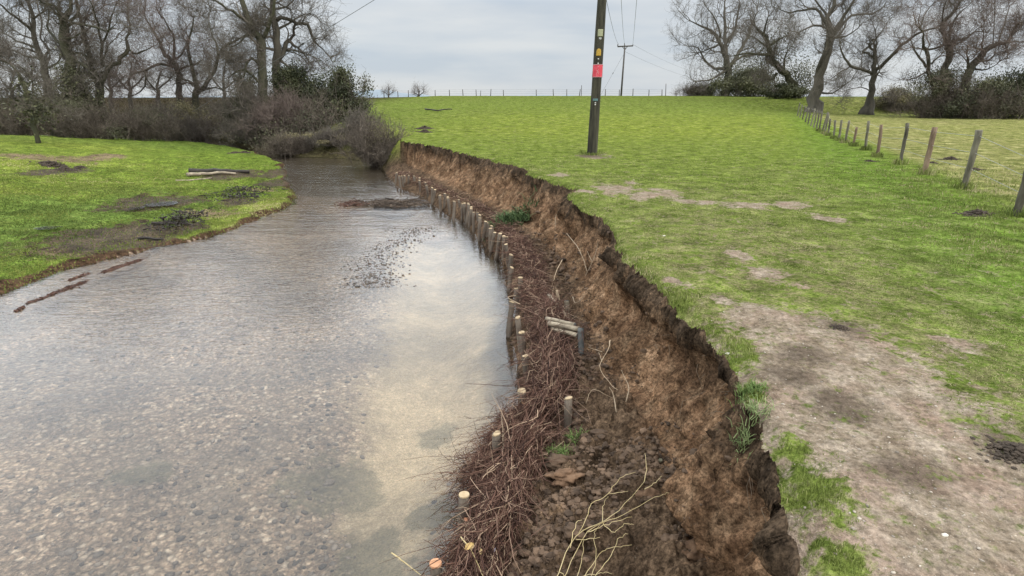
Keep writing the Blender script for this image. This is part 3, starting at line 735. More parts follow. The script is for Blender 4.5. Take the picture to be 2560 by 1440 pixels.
    for tb in tbs:
        if not tb.p: continue
        if tw != 1.0: tb.r = [r_ * tw for r_ in tb.r]
        V, F, tri, cv = tb.arrays(loc, False); Vs.append(V); Fs.append(F + n0); Cs.append(cv); n0 += len(V)
    obj('crown', mesh_np('crown', np.concatenate(Vs), np.concatenate(Fs), None, {'rnd': np.concatenate(Cs)}), mtw or M_TWIG, T)
    if ivy:
        cs = []
        for (px, py, wx, wy, n_) in ivy:
            c = np.array(D(px, py, Y)); sx = wx / FPX * Y; sz = wy / FPX * Y
            n_ *= 4; q = rs.normal(0, 1, (n_, 3)) * np.array([sx, min(sx, 1.2), sz]) * .5 + c; cs.append(q)
        obj('ivy', leaves(np.concatenate(cs), .16, rs, loc), M_IVY, T)
    return T
def leaves(C, size, rs, off=(0, 0, 0), rnd=None, flat=0.):
    """leaf-sized faces at the points C, each turned its own way"""
    n = len(C); a = rs.normal(0, 1, (n, 3)); a /= np.linalg.norm(a, axis=1, keepdims=True)
    b = rs.normal(0, 1, (n, 3)); b[:, 2] *= (1 - flat); b -= (a * b).sum(1, keepdims=True) * a; b /= np.linalg.norm(b, axis=1, keepdims=True)
    s_ = size * rs.uniform(.6, 1.4, (n, 1)); C = C - np.array(off)
    V = np.stack([C - a * s_ * .5, C + b * s_ * .3, C + a * s_ * .5, C - b * s_ * .3], 1).reshape(-1, 3)
    return mesh_np('leaves', V, np.arange(n * 4).reshape(-1, 4), None, {'rnd': np.repeat(rs.random(n) if rnd is None else rnd, 4)}, False)
k = 1 / 2.56
def c1(*p): return [(x * k, y * k, w_ * k) for x, y, w_ in p]
def c3(*p): return [(1660 + x / 2.844, y / 2.844, w_ / 2.844) for x, y, w_ in p]
def c6(*p): return [(x / 4.236, y / 4.236, w_ / 4.236) for x, y, w_ in p]
def c7(*p): return [(2260 + x / 4.5, y / 4.5, w_ / 4.5) for x, y, w_ in p]
# ---- left row on the embankment
tree('oak_tree', 'tall bare oak with pale leaning trunk, leftmost of the row behind the meadow', 'tree', 50,
     c6((540, 1080, 100), (515, 930, 75), (480, 780, 68), (450, 650, 60), (400, 500, 48), (365, 330, 42), (340, 150, 34), (290, 0, 26), (270, -200, 12)),
     [c6((450, 650, 34), (380, 610, 28), (270, 590, 22), (150, 540, 16), (20, 510, 9)),
      c6((400, 520, 30), (300, 480, 26), (170, 430, 22), (60, 360, 14), (-80, 340, 8)),
      c6((340, 330, 36), (250, 250, 30), (180, 190, 26), (70, 110, 22), (-40, 20, 14)),
      c6((480, 650, 36), (510, 530, 28), (470, 460, 24), (430, 400, 20), (440, 240, 18), (400, 60, 14), (380, -150, 8)),
      c6((520, 720, 26), (600, 670, 20), (650, 600, 12)),
      c6((540, 920, 26), (620, 850, 20), (700, 760, 12)),
      c6((350, 200, 24), (460, 120, 18), (500, 0, 12))], 11, L0=.42, tw=1.0)
tree('oak_tree', 'bare oak with the thickest trunk of the left row, ivy at its foot', 'tree', 47,
     c6((840, 1080, 170), (810, 950, 135), (780, 800, 110), (735, 640, 95), (700, 480, 90), (680, 300, 85), (690, 200, 64), (740, 90, 36), (750, -120, 18)),
     [c6((690, 320, 40), (620, 130, 32), (560, 60, 26), (440, 20, 18), (330, -100, 10)),
      c6((670, 480, 36), (560, 380, 28), (500, 280, 22), (520, 150, 16), (490, 30, 12)),
      c6((735, 230, 40), (790, 190, 34), (840, 90, 26), (810, 0, 18), (830, -160, 8)),
      c6((730, 270, 36), (800, 240, 30), (960, 275, 24), (1060, 300, 20), (1140, 330, 14), (1240, 240, 8)),
      c6((760, 560, 34), (860, 560, 24), (920, 600, 14)),
      c6((790, 640, 38), (900, 690, 28), (960, 760, 16)),
      c6((730, 830, 36), (640, 880, 30), (570, 920, 22), (500, 1010, 12)),
      c6((690, 400, 26), (780, 400, 20), (850, 350, 12))], 12, mt=M_BARKG, L0=.42, ivy=[(190, 225, 34, 60, 1500), (170, 262, 60, 30, 1500)])
tree('oak_tree', 'bare oak with a torn hollow trunk and one heavy limb reaching right', 'tree', 49,
     c6((1060, 1080, 85), (1050, 960, 80), (1010, 830, 75), (960, 700, 60), (940, 590, 44), (900, 420, 38), (870, 270, 34), (830, 120, 26), (800, 0, 18), (790, -150, 8)),
     [c6((1060, 900, 58), (1100, 790, 56), (1200, 690, 54), (1280, 600, 48), (1360, 520, 44), (1335, 400, 26), (1380, 310, 22), (1355, 180, 18), (1350, 40, 12)),
      c6((1360, 520, 26), (1410, 560, 22), (1500, 550, 18), (1620, 490, 10)),
      c6((1100, 700, 40), (1080, 560, 32), (1060, 400, 28), (1030, 250, 22), (1000, 130, 18), (950, 0, 10)),
      c6((1075, 480, 24), (1150, 330, 20), (1180, 170, 16), (1220, 60, 10)),
      c6((1110, 770, 36), (1000, 780, 26), (860, 840, 18)),
      c6((1100, 620, 18), (1150, 480, 14), (1230, 400, 8)),
      c6((870, 270, 24), (930, 170, 18), (1010, 130, 12), (1100, 60, 8))], 13, mt=M_BARKG, mtw=M_TWIGR, L0=.40)
tree('hawthorn_tree', 'small dark leaning tree standing alone on the meadow with ivy on its stem', 'tree', 34,
     c6((385, 1420, 40), (370, 1330, 55), (350, 1230, 60), (330, 1120, 50), (280, 980, 46), (230, 850, 40), (190, 770, 26), (120, 690, 18)),
     [c6((120, 690, 16), (60, 660, 12), (0, 650, 8)), c6((110, 690, 14), (80, 600, 10), (30, 570, 6)), c6((350, 1150, 24), (350, 980, 18), (340, 830, 8)),
      c6((370, 1200, 22), (440, 1130, 16), (540, 1080, 8)), c6((230, 880, 20), (180, 920, 14), (60, 940, 8))], 14, mt=M_BARKG, L0=.22, group='bare trees round the fields',
     twigs=1500, tl=.5, ivy=[(82, 258, 30, 55, 120), (95, 280, 50, 30, 110), (70, 215, 25, 45, 25)])
tree('oak_tree', 'low spreading bare oak with a single slim trunk on the embankment skyline', 'tree', 58,
     c1((1155, 640, 40), (1150, 560, 34), (1140, 480, 32), (1120, 420, 30), (1090, 380, 26), (1060, 350, 24), (1030, 300, 20), (1010, 240, 16), (960, 170, 12), (930, 110, 7)),
     [c1((1130, 440, 22), (1060, 415, 20), (1000, 410, 18), (930, 450, 14), (850, 470, 12), (815, 520, 9)),
      c1((1110, 390, 20), (1110, 300, 18), (1100, 220, 14), (1050, 120, 10)),
      c1((1145, 450, 20), (1190, 425, 16), (1240, 420, 10), (1300, 380, 7)),
      c1((1105, 380, 16), (1160, 350, 14), (1200, 270, 10), (1190, 190, 6)),
      c1((1160, 540, 16), (1200, 530, 12), (1250, 560, 8)), c1((930, 460, 12), (930, 550, 10), (860, 610, 8), (790, 600, 5))], 15, mtw=M_TWIGR, L0=.36, kids=(6, 5, 4))
tree('oak_tree', 'bare oak whose long pale limb slants up right toward the twin oaks', 'tree', 57,
     c1((1250, 640, 40), (1255, 560, 32), (1240, 470, 24), (1215, 380, 18), (1205, 280, 14), (1225, 200, 10), (1240, 120, 6)),
     [c1((1262, 600, 30), (1300, 560, 30), (1345, 490, 28), (1385, 400, 24), (1430, 310, 20), (1500, 260, 16), (1590, 215, 10)),
      c1((1400, 370, 18), (1380, 280, 14), (1350, 200, 8), (1330, 120, 5)),
      c1((1250, 540, 18), (1200, 520, 14), (1160, 500, 8)),
      c1((1420, 320, 14), (1480, 340, 10), (1540, 400, 6)), c1((1290, 580, 16), (1380, 560, 10), (1470, 590, 7), (1540, 520, 5))], 16, mt=M_BARKG, L0=.36, kids=(6, 5, 4))
tree('oak_tree', 'left one of the twin tall oaks, forking wide above a straight trunk', 'tree', 45,
     c1((1690, 700, 64), (1695, 600, 58), (1685, 450, 50), (1675, 280, 50), (1640, 220, 42), (1600, 150, 38), (1570, 60, 32), (1530, -60, 24), (1500, -200, 10)),
     [c1((1690, 240, 30), (1720, 170, 28), (1745, 80, 20), (1760, -60, 12)),
      c1((1590, 140, 26), (1530, 100, 22), (1450, 50, 18), (1380, 10, 14), (1280, -20, 8)),
      c1((1650, 240, 18), (1580, 220, 16), (1540, 270, 12), (1480, 300, 7)),
      c1((1670, 430, 22), (1600, 370, 20), (1575, 430, 14), (1560, 500, 9)),
      c1((1700, 560, 22), (1620, 490, 20), (1560, 440, 14), (1480, 480, 8)),
      c1((1690, 640, 40), (1690, 690, 40), (1620, 740, 26), (1560, 700, 12))], 17, mt=M_BARKG, L0=.40)
tree('oak_tree', 'right one of the twin tall oaks, with a broken stub and arching limb', 'tree', 47,
     c1((1775, 560, 50), (1772, 460, 48), (1765, 330, 42), (1765, 200, 42), (1745, 90, 36), (1745, 0, 30), (1740, -160, 14)),
     [c1((1770, 130, 30), (1830, 120, 26), (1900, 140, 24), (1970, 160, 24), (2000, 230, 18), (2040, 290, 12), (2080, 330, 7)),
      c1((1780, 390, 34), (1810, 350, 34), (1835, 280, 32), (1845, 262, 26)),
      c1((1835, 325, 18), (1890, 325, 14), (1970, 350, 8)),
      c1((1760, 320, 20), (1710, 310, 18), (1690, 300, 14)),
      c1((1770, 190, 18), (1850, 150, 14), (1930, 100, 9)), c1((1780, 430, 18), (1850, 470, 12), (1910, 540, 8)),
      c1((1745, 60, 18), (1830, 40, 12), (1900, -20, 8))], 18, L0=.40)
# ---- right hand group
tree('oak_tree', 'round crowned bare oak rising from ivy on the skyline beyond the post fence', 'tree', 92,
     c3((430, 690, 60), (455, 560, 50), (452, 470, 42), (430, 370, 34), (395, 300, 24), (340, 220, 18), (270, 190, 12), (190, 150, 6)),
     [c3((448, 440, 34), (440, 300, 28), (440, 200, 24), (430, 100, 18), (430, 20, 10)),
      c3((470, 470, 34), (530, 380, 28), (580, 300, 24), (620, 200, 18), (660, 90, 8)),
      c3((440, 300, 22), (500, 220, 20), (520, 110, 14), (540, 20, 8)),
      c3((430, 490, 26), (360, 480, 20), (290, 420, 16), (240, 340, 9), (180, 330, 5)),
      c3((400, 310, 18), (340, 340, 14), (270, 370, 8)), c3((395, 280, 16), (390, 200, 13), (340, 100, 9), (300, 50, 5)),
      c3((480, 450, 22), (560, 400, 18), (660, 385, 12), (740, 300, 6)), c3((440, 500, 20), (340, 560, 14), (240, 580, 8))], 21, kids=(7, 6, 4), L0=.60, gn=.2, every=.13, mtw=M_TWIG, up=.07,
     ivy=[(1835, 205, 60, 60, 2600), (1850, 228, 90, 35, 1600)])
tree('oak_tree', 'dark ivy clad tree leaning far left over the hedge gap', 'tree', 74,
     c3((960, 770, 60), (950, 650, 50), (890, 570, 46), (840, 500, 40), (780, 430, 36), (745, 340, 30), (700, 250, 24), (650, 190, 12)),
     [c3((770, 400, 28), (680, 390, 20), (560, 380, 14), (480, 400, 7)), c3((740, 340, 22), (800, 290, 18), (860, 260, 10)), c3((700, 260, 20), (720, 180, 14), (740, 120, 8)),
      c3((800, 520, 22), (760, 560, 16), (700, 560, 10)), c3((860, 540, 22), (850, 430, 16), (880, 360, 8)), c3((730, 330, 16), (660, 280, 12), (600, 250, 6))], 22, mt=M_BARKG, kids=(6, 5, 4), L0=.42,
     ivy=[(1935, 125, 50, 45, 500), (1975, 190, 50, 45, 500), (2010, 195, 40, 45, 600), (1905, 165, 45, 22, 200)])
tree('oak_tree', 'big bare tree with thick pale leaning trunk at the far fence end', 'tree', 64,
     c3((1060, 800, 120), (1085, 680, 80), (1095, 590, 62), (1125, 480, 56), (1165, 370, 52), (1185, 280, 48), (1180, 220, 36), (1170, 120, 30), (1205, 40, 26), (1200, -120, 14)),
     [c3((1165, 190, 30), (1130, 120, 24), (1080, 70, 20), (1000, 60, 16), (900, 90, 10), (830, 70, 6)),
      c3((1200, 250, 32), (1250, 160, 28), (1310, 60, 22), (1380, -40, 14)),
      c3((1210, 230, 28), (1270, 180, 24), (1330, 110, 18), (1480, 100, 12), (1560, 50, 6)),
      c3((1090, 560, 34), (1110, 430, 28), (1150, 360, 24)),
      c3((1160, 200, 20), (1060, 180, 16), (960, 230, 8)), c3((1170, 140, 20), (1100, 40, 14), (1040, -60, 8)), c3((1200, 270, 18), (1290, 260, 12), (1380, 200, 7)),
      c3((1120, 660, 16), (1200, 660, 12), (1280, 610, 8), (1340, 560, 5))], 23, kids=(6, 5, 4), L0=.46, gn=.2, up=.06)
tree('maple_tree', 'slim bare tree with a Y shaped fork and one long limb slanting up right', 'tree', 61,
     c3((1440, 790, 90), (1465, 690, 44), (1480, 600, 38), (1492, 510, 36), (1498, 430, 26), (1500, 365, 22)),
     [c3((1480, 520, 24), (1400, 490, 24), (1330, 465, 22), (1285, 410, 16), (1250, 320, 9)),
      c3((1330, 468, 12), (1260, 510, 10), (1190, 560, 5)),
      c3((1500, 500, 30), (1580, 435, 28), (1650, 360, 24), (1730, 290, 22), (1810, 235, 18), (1900, 205, 14), (1970, 180, 10), (2050, 90, 6)),
      c3((1495, 410, 20), (1440, 380, 18), (1415, 365, 16), (1480, 310, 14), (1535, 240, 9), (1600, 140, 5)),
      c3((1500, 380, 12), (1510, 280, 8), (1490, 180, 5)), c3((1470, 650, 10), (1400, 620, 7), (1300, 640, 4))], 24, kids=(5, 5, 4), L0=.30, gn=.24, tw=.9)
tree('oak_tree', 'bare oak with several crossing stems rising out of the thicket on the right', 'tree', 56,
     c7((470, 900, 90), (470, 780, 70), (490, 640, 60), (495, 520, 56), (455, 400, 40), (430, 270, 44), (520, 180, 34), (590, 90, 26), (640, 0, 16), (700, -120, 8)),
     [c7((340, 1180, 60), (300, 900, 52), (270, 700, 46), (260, 560, 44), (210, 500, 30), (220, 380, 20), (180, 320, 16)),
      c7((250, 560, 30), (330, 550, 24), (440, 510, 26)), c7((250, 760, 32), (180, 650, 26), (120, 560, 20), (80, 460, 12)),
      c7((510, 490, 36), (600, 450, 34), (700, 420, 32), (760, 380, 22), (850, 350, 12), (1000, 380, 7)),
      c7((510, 480, 34), (525, 330, 30), (560, 230, 24), (640, 130, 16), (760, 30, 9)),
      c7((430, 250, 20), (440, 120, 16), (480, 0, 10)), c7((310, 720, 26), (380, 650, 18), (430, 600, 10)),
      c7((180, 340, 16), (230, 170, 14), (300, 70, 10), (380, 0, 6))], 25, kids=(6, 5, 4), L0=.40, mtw=M_TWIGR)
tree('oak_tree', 'bare oak with one red-brown limb arching out over the dark evergreen', 'tree', 54,
     c7((700, 900, 80), (730, 800, 76), (800, 700, 74), (880, 600, 66), (970, 530, 54), (1060, 490, 44), (1170, 460, 34), (1240, 320, 26), (1300, 260, 18), (1420, 190, 10)),
     [c7((720, 800, 32), (710, 680, 28), (715, 640, 20)), c7((870, 600, 30), (870, 500, 24), (890, 440, 14), (900, 250, 7)),
      c7((1060, 490, 20), (1110, 320, 18), (1150, 200, 14), (1190, 60, 8)), c7((1150, 480, 24), (1250, 470, 18), (1360, 470, 10)),
      c7((800, 780, 26), (880, 790, 20), (1000, 750, 12), (1080, 690, 6)), c7((1000, 510, 14), (1010, 300, 10), (1020, 40, 6)), c7((1180, 450, 16), (1260, 350, 12), (1360, 320, 7))], 26, kids=(6, 5, 4), L0=.36, mtw=M_TWIGR)
# small far trees
tree('far_tree', 'tiny pale round tree on the skyline beyond the field, right of a smaller one', 'tree', 170, [(1047, 247, 6), (1047, 238, 4), (1047, 232, 3)], [[(1047, 240, 3), (1036, 232, 2)], [(1047, 240, 3), (1058, 231, 2)]], 31, kids=(5, 4, 3), L0=.35, maxlev=3, mtw=M_FARTW, every=.05, twigs=260, tl=1.2)
tree('far_tree', 'tiny thin pale tree on the skyline beside the dark evergreen', 'tree', 170, [(971, 248, 5), (971, 238, 3), (972, 228, 2)], [[(971, 240, 3), (964, 232, 2)], [(971, 240, 2), (979, 232, 2)]], 32, kids=(5, 4, 3), L0=.28, maxlev=3, mtw=M_FARTW, every=.06, twigs=200, tl=1.2)
# background saplings and scrubby trees on the embankment (left)
for i, (px, py, top, Y, L, lab) in enumerate([(325, 247, 165, 66, .30, 'thin bare sapling on the embankment between the hollow oak and the low spreading oak'), (30, 247, 190, 64, .30, 'bare scrubby tree at the far left edge of the embankment'),
                                         (395, 247, 190, 68, .36, 'twiggy rounded bush-like tree on the embankment behind the low spreading oak'), (560, 247, 160, 64, .30, 'thin bare tree on the embankment left of the twin oaks'), (275, 247, 150, 66, .26, 'bare twiggy tree on the skyline just right of the hollow oak trunk')]):
    tree('scrub_tree', lab, 'tree', Y, [(px, py, 9), (px + 2, py - 22, 7), (px - 3, (py + top) / 2, 6), (px + 4, top, 3)], [[(px, py - 18, 5), (px - 26, py - 45, 4), (px - 36, py - 70, 2)], [(px, py - 24, 5), (px + 24, py - 45, 4), (px + 40, py - 60, 2)]], 40 + i, kids=(6, 5, 4), L0=L * .8, mtw=M_TWIG, every=.2, twigs=500, tl=1.0)
# ================================================================== shrubs, thickets and undergrowth
def shrub(name, label, px, py, wx, top, Y, seed, n=60, mtw=None, leafn=0, lm=None, lsize=.14, spread=.5, twigs=2500, group='shrubs along the stream', r0=.02, tl=.5, dz=0., cat='shrub'):
    """many-stemmed bush: px, py its foot on the photograph, wx its half width and top its top in pixels, at ground distance Y"""
    rs = np.random.default_rng(seed)
    b = np.array(D(px, py, Y)); zg = Zg(b[0], b[1]); hw = wx / FPX * Y; h = (D(px, top, Y)[2] - zg)
    loc = (b[0], b[1], zg); T = thing(name, label, cat, loc, group)
    tb = [Tubes(4), Tubes(3), Tubes(3), Tubes(3)]
    for q in range(n):
        x0 = b[0] + rs.normal(0, hw * .35); y0 = b[1] + rs.normal(0, min(hw, 1.5) * .4)
        p = np.array([x0, y0, zg - .1]); lean = (x0 - b[0]) / max(hw, .1) * spread
        hh = h * rs.uniform(.35, 1.15) * (1 - .3 * abs(x0 - b[0]) / hw)
        d = unit(np.array([lean + rs.normal(0, .3), rs.normal(0, .3), 1.]))
        grow(rs, tb, p, d, hh * .75, r0 * rs.uniform(.6, 1.3), 1, 2, .16, .03, (4, 4), (20, 50))
    fine(rs, tb, int(twigs * .6), tl)
    Vs, Fs, Cs = [], [], []; n0 = 0
    for t_ in tb:
        if t_.p:
            V, F, tri, cv = t_.arrays(loc, False); Vs.append(V); Fs.append(F + n0); Cs.append(cv); n0 += len(V)
    obj('stems', mesh_np('stems', np.concatenate(Vs), np.concatenate(Fs), None, {'rnd': np.concatenate(Cs)}), mtw or M_BRAM, T)
    if leafn:
        leafn *= 2; lsize *= .62
        # leaves in clumps over an uneven outline
        nc = max(8, leafn // 420); cx = rs.normal(0, .45, (nc, 3)); cx[:, 2] = rs.uniform(.12, .95, nc)
        cx[:, :2] *= (1.15 - .75 * cx[:, 2:3] ** 1.6)
        ctr = np.stack([b[0] + cx[:, 0] * hw, b[1] + cx[:, 1] * min(hw, 2.2), zg + cx[:, 2] * h], -1)
        i = rs.integers(0, nc, leafn); cr_ = rs.uniform(.10, .26, nc)
        q = ctr[i] + rs.normal(0, 1, (leafn, 3)) * cr_[i, None] * np.array([hw, min(hw, 2.2), h * .7]) * .8
        q[:, 2] = np.maximum(q[:, 2], zg + .03)
        tone = np.clip(rs.random(nc)[i] * .75 + rs.normal(0, .12, leafn) + .1, 0, 1)
        obj('foliage', leaves(q, lsize, rs, loc, tone), lm or M_EVER, T)
    return T
EV = 'evergreens among the bare trees'
shrub('evergreen_bush', 'dark evergreen with pointed tops at the right end of the wooded bank', 862, 290, 62, 180, 44, 51, 30, M_TWIG, 9000, M_EVER, .22, .3, 800, EV, .04)
shrub('evergreen_bush', 'broad dark evergreen filling the gap below the twin oaks', 745, 285, 95, 178, 46, 52, 30, M_TWIG, 11000, M_EVER, .22, .3, 800, EV, .04)
shrub('evergreen_bush', 'dull green bush at the foot of the left twin oak', 622, 285, 45, 195, 48, 53, 24, M_TWIG, 5000, M_IVY, .2, .3, 800, EV, .03)
shrub('bare_shrub', 'grey brown scrub low on the bank between thick oak and hollow oak', 215, 318, 85, 245, 44, 54, 90, M_BRAM, 1800, M_IVY, .13, .4, 4000, 'bare shrubs on the far stream bank', .02)
shrub('bare_shrub', 'grey brown scrub below the leftmost oak', 40, 322, 95, 240, 45, 55, 90, M_BRAM, 1500, M_IVY, .13, .4, 4000, 'bare shrubs on the far stream bank', .02)
shrub('bare_shrub', 'mid brown scrub in front of the low spreading oak', 350, 322, 95, 250, 47, 71, 90, M_BRAM, 1200, M_IVY, .13, .4, 4000, 'bare shrubs on the far stream bank', .02)
shrub('bare_shrub', 'olive brown scrub in front of the slanting limb oak', 455, 330, 70, 255, 50, 72, 80, M_TWIG, 1800, M_DRYLEAF, .13, .4, 3500, 'bare shrubs on the far stream bank', .02)
shrub('evergreen_bush', 'dark rounded evergreen below the tree line at the right edge of the picture', 2535, 290, 90, 180, 53, 56, 30, M_TWIG, 11000, M_EVER, .24, .3, 600, EV, .04)
shrub('evergreen_bush', 'dense dark holly-like bush in the hedge gap by the leaning ivy tree', 1960, 262, 50, 212, 72, 57, 24, M_TWIG, 5000, M_EVER, .3, .3, 600, EV, .04)
shrub('evergreen_bush', 'dull green rounded bush under the round crowned oak', 1870, 250, 75, 175, 86, 58, 24, M_TWIG, 8000, M_IVY, .34, .3, 900, EV, .04)
shrub('thicket', 'grey brown thicket left of the round crowned oak on the skyline', 1755, 246, 55, 214, 94, 59, 80, M_BRAM, 0, None, .2, .5, 5000, 'thickets on the right', .03, 1.0)
shrub('thicket', 'dark tangled thicket under the crossing stems of the right hand oak', 2350, 292, 95, 180, 54, 60, 90, M_BRAM, 7000, M_IVY, .2, .4, 6000, 'thickets on the right', .025, .7)
shrub('thicket', 'brown tangled thicket between the arching oak and the dark evergreen', 2450, 296, 90, 205, 52, 61, 90, M_BRAM, 5000, M_IVY, .2, .4, 6000, 'thickets on the right', .025, .7)
shrub('thicket', 'low scrub on the bank right of the Y shaped tree', 2240, 262, 70, 222, 66, 62, 60, M_TWIG, 2500, M_DRYLEAF, .2, .4, 4000, 'thickets on the right', .025, .7)
BS = 'bare shrubs on the far stream bank'
shrub('bare_shrub', 'tall pinkish brown bare shrub below the evergreens on the far bank', 730, 345, 62, 238, 42.5, 63, 120, M_TWIGR, 0, None, .1, .5, 9000, BS, .022, .6)
shrub('bare_shrub', 'grey brown bare shrub beside the water bend, half hiding the twin oaks', 655, 345, 55, 275, 44, 64, 90, M_TWIG, 0, None, .1, .5, 6000, BS, .02, .6)
shrub('bare_shrub', 'dense brown bush overhanging the water at the end of the eroded cliff', 950, 400, 58, 292, 31, 65, 80, M_BRAM, 900, M_DRYLEAF, .07, .6, 5500, BS, .014, .45)
shrub('bare_shrub', 'thin upright bare shrub above the cliff end with bright grass behind', 905, 355, 40, 275, 37, 66, 40, M_TWIG, 0, None, .1, .4, 2500, BS, .014, .5)
shrub('bare_shrub', 'straw tinted scrub by the water right of the bend', 840, 388, 55, 325, 37.5, 67, 80, M_TWIG, 3500, M_DRYLEAF, .08, .5, 5000, BS, .014, .4)
shrub('bare_shrub', 'purplish brown bramble mound at the corner of the meadow', 730, 392, 50, 335, 37.6, 68, 100, M_BRAM, 1200, M_DRYLEAF, .07, .6, 7000, BS, .012, .4)
shrub('bare_shrub', 'yellowish brown bank scrub behind the hidden bend', 620, 362, 55, 305, 47, 69, 80, M_TWIG, 4500, M_DRYLEAF, .1, .5, 5000, BS, .014, .5)
shrub('bare_shrub', 'brown scrub on the bank left of the hidden bend', 520, 345, 60, 285, 53, 70, 80, M_BRAM, 3000, M_DRYLEAF, .1, .5, 5000, BS, .014, .5)
# twiggy undergrowth that covers the whole embankment and reads as one mass
def undergrowth():
    rs = np.random.default_rng(77)
    N = 44000
    x = rs.uniform(-75, -12, N); y = rs.uniform(40, 64, N)
    z, reg, s = relief(x, y); sl = s['sl0']; st = s['st']
    dens = ss(vn(x * .3, y * .3, 88) + .35, .3, .9)
    ok = (st > .4) & (sl < 13) & (rs.random(N) < dens) & (-x > 12 + (y - 40) * .05) & ~((sl > 3) & (x > -17))
    x, y, z, sl = x[ok], y[ok], z[ok], sl[ok]; n = len(x)
    h = rs.uniform(.4, 1.5, n) * (.6 + .8 * vn(x * .4, y * .4, 89)) * (1 - .8 * ss(sl, 7.0, 9.5))
    S = np.stack([x, y, z - .05], -1)
    d = rs.normal(0, .45, (n, 3)); d[:, 2] = 1
    p1 = S + d * h[:, None] * .45; d2 = d + rs.normal(0, .5, (n, 3)); p2 = p1 + d2 * h[:, None] * .35; p3 = p2 + (d2 + rs.normal(0, .6, (n, 3))) * h[:, None] * .3
    tb = Tubes(3); r = np.array([.022, .017, .012, .006])
    tb.p = list(np.stack([S, p1, p2, p3], 1)); tb.r = [r] * n; tb.n = [4] * n; tb.c = list(rs.random(n))
    # side shoots
    for k_ in range(3):
        a = p1 + (p2 - p1) * rs.random((n, 1)); e = a + rs.normal(0, .35, (n, 3)) * h[:, None] + [0, 0, .1]
        tb.p += list(np.stack([a, (a + e) / 2 + rs.normal(0, .06, (n, 3)), e], 1)); tb.r += [np.array([.013, .010, .005])] * n; tb.n += [3] * n; tb.c += list(rs.random(n))
    o = tag(obj('undergrowth', tb.mesh('undergrowth', cap=False), M_BRAM), 'brown bramble undergrowth covering the wooded embankment behind the meadow', 'undergrowth', kind='stuff')
    m_ = 90000; i = rs.integers(0, n, m_)
    q = np.stack([x[i], y[i], z[i]], -1) + rs.normal(0, 1, (m_, 3)) * np.array([.5, .5, .0]); q[:, 2] += rs.random(m_) ** 1.3 * h[i] * 1.1 + .03
    tone = np.clip(vn(q[:, 0] * .5, q[:, 1] * .5, 91) * .9 + rs.normal(0, .15, m_), 0, 1)
    obj('leaves', leaves(q, .11, rs, (0, 0, 0), tone), M_IVY, o)
undergrowth()
# ================================================================== poles, wires, fences
M_POLE = simple('pole_timber', (.010, .009, .007), (.075, .068, .044), 9, .9, .8, 26, .1, 8, (1, 1, .10))
M_POLE2 = simple('pole_timber_far', (.060, .052, .048), (.105, .095, .085), 5, .9, .2, 12, .1, 4, (1, 1, .15))
M_STEEL = simple('weathered_steel', (.09, .09, .09), (.16, .155, .15), 12, .6, .1)
M_WIRE = simple('wire', (.085, .085, .085), (.14, .14, .14), 3, .5, 0)
M_FWIRE = simple('fence_wire', (.20, .20, .20), (.30, .30, .29), 3, .5, 0)
def flat(name, c, c2=None, sc_=14, rough=.6): return simple(name, c, c2 or tuple(q * .7 for q in c), sc_, rough, .1, None, .05, 4)
def box_arr(c, s_):
    c = np.array(c); s_ = np.array(s_) / 2
    V = np.array([[x, y, z] for x in (-1, 1) for y in (-1, 1) for z in (-1, 1)]) * s_ + c
    F = [(0, 1, 3, 2), (4, 6, 7, 5), (0, 4, 5, 1), (2, 3, 7, 6), (0, 2, 6, 4), (1, 5, 7, 3)]
    return V, np.array(F)
def merge(lst):
    Vs, Fs, n = [], [], 0
    for V, F in lst: Vs.append(V); Fs.append(F + n); n += len(V)
    return np.concatenate(Vs), np.concatenate(Fs)
def curved_plate(r, w_, h, th=.004, a0=-90., round_=0., n=14, lean=None, z0=0, tone=None):
    """plate bent round a post of radius r; a0 its facing in degrees; round_ rounds the upper corners"""
    ha = w_ / r / 2; V = []
    m = 12
    for rad in (r + .003, r + .003 + th):
        for j in range(m + 1):
            t = j / m
            for i in range(n + 1):
                s_ = i / n * 2 - 1
                wz = 1.0
                if round_ and t > 1 - round_: wz = math.sqrt(max(0, 1 - ((t - (1 - round_)) / round_) ** 2)) * .75 + .25
                a = math.radians(a0) + s_ * ha * wz
                z = z0 + (t - .5) * h; ox = lean(z) if lean is not None else 0
                V.append((ox + rad * math.cos(a), rad * math.sin(a), z))
    k = (m + 1) * (n + 1); F = []
    for o in (0, k):
        for j in range(m):
            for i in range(n):
                q = o + j * (n + 1) + i; f = (q, q + 1, q + n + 2, q + n + 1); F.append(f if o else f[::-1])
    def rim(a, b): F.append((a, b, b + k, a + k))
    for i in range(n): rim(i, i + 1); rim(m * (n + 1) + i + 1, m * (n + 1) + i)
    for j in range(m): rim((j + 1) * (n + 1), j * (n + 1)); rim(j * (n + 1) + n, (j + 1) * (n + 1) + n)
    return np.array(V), np.array(F)
pb = G(1480, 387)
ptop = D(1505, 0, pb[1]); SL = (ptop[0] - pb[0]) / (ptop[2] - pb[2])       # lean of the pole, to the right
PH = 9.4
T = thing('utility_pole', 'thick dark leaning timber pole on the grass carrying a red warning plate', 'utility pole', pb, 'power line poles')
tb = Tubes(20); hs = np.linspace(-.3, PH, 26); tb.add([(SL * h, 0, h) for h in hs], [.178 - .0052 * max(h, 0) + .004 * math.sin(h * 2.1) for h in hs])
obj('shaft', tb.mesh('shaft'), M_POLE, T)
def rad_at(h): return .178 - .0052 * h + .004
def z_of(py): return D(1495, py, pb[1] - .17)[2] - pb[2]
ln = lambda z: SL * z
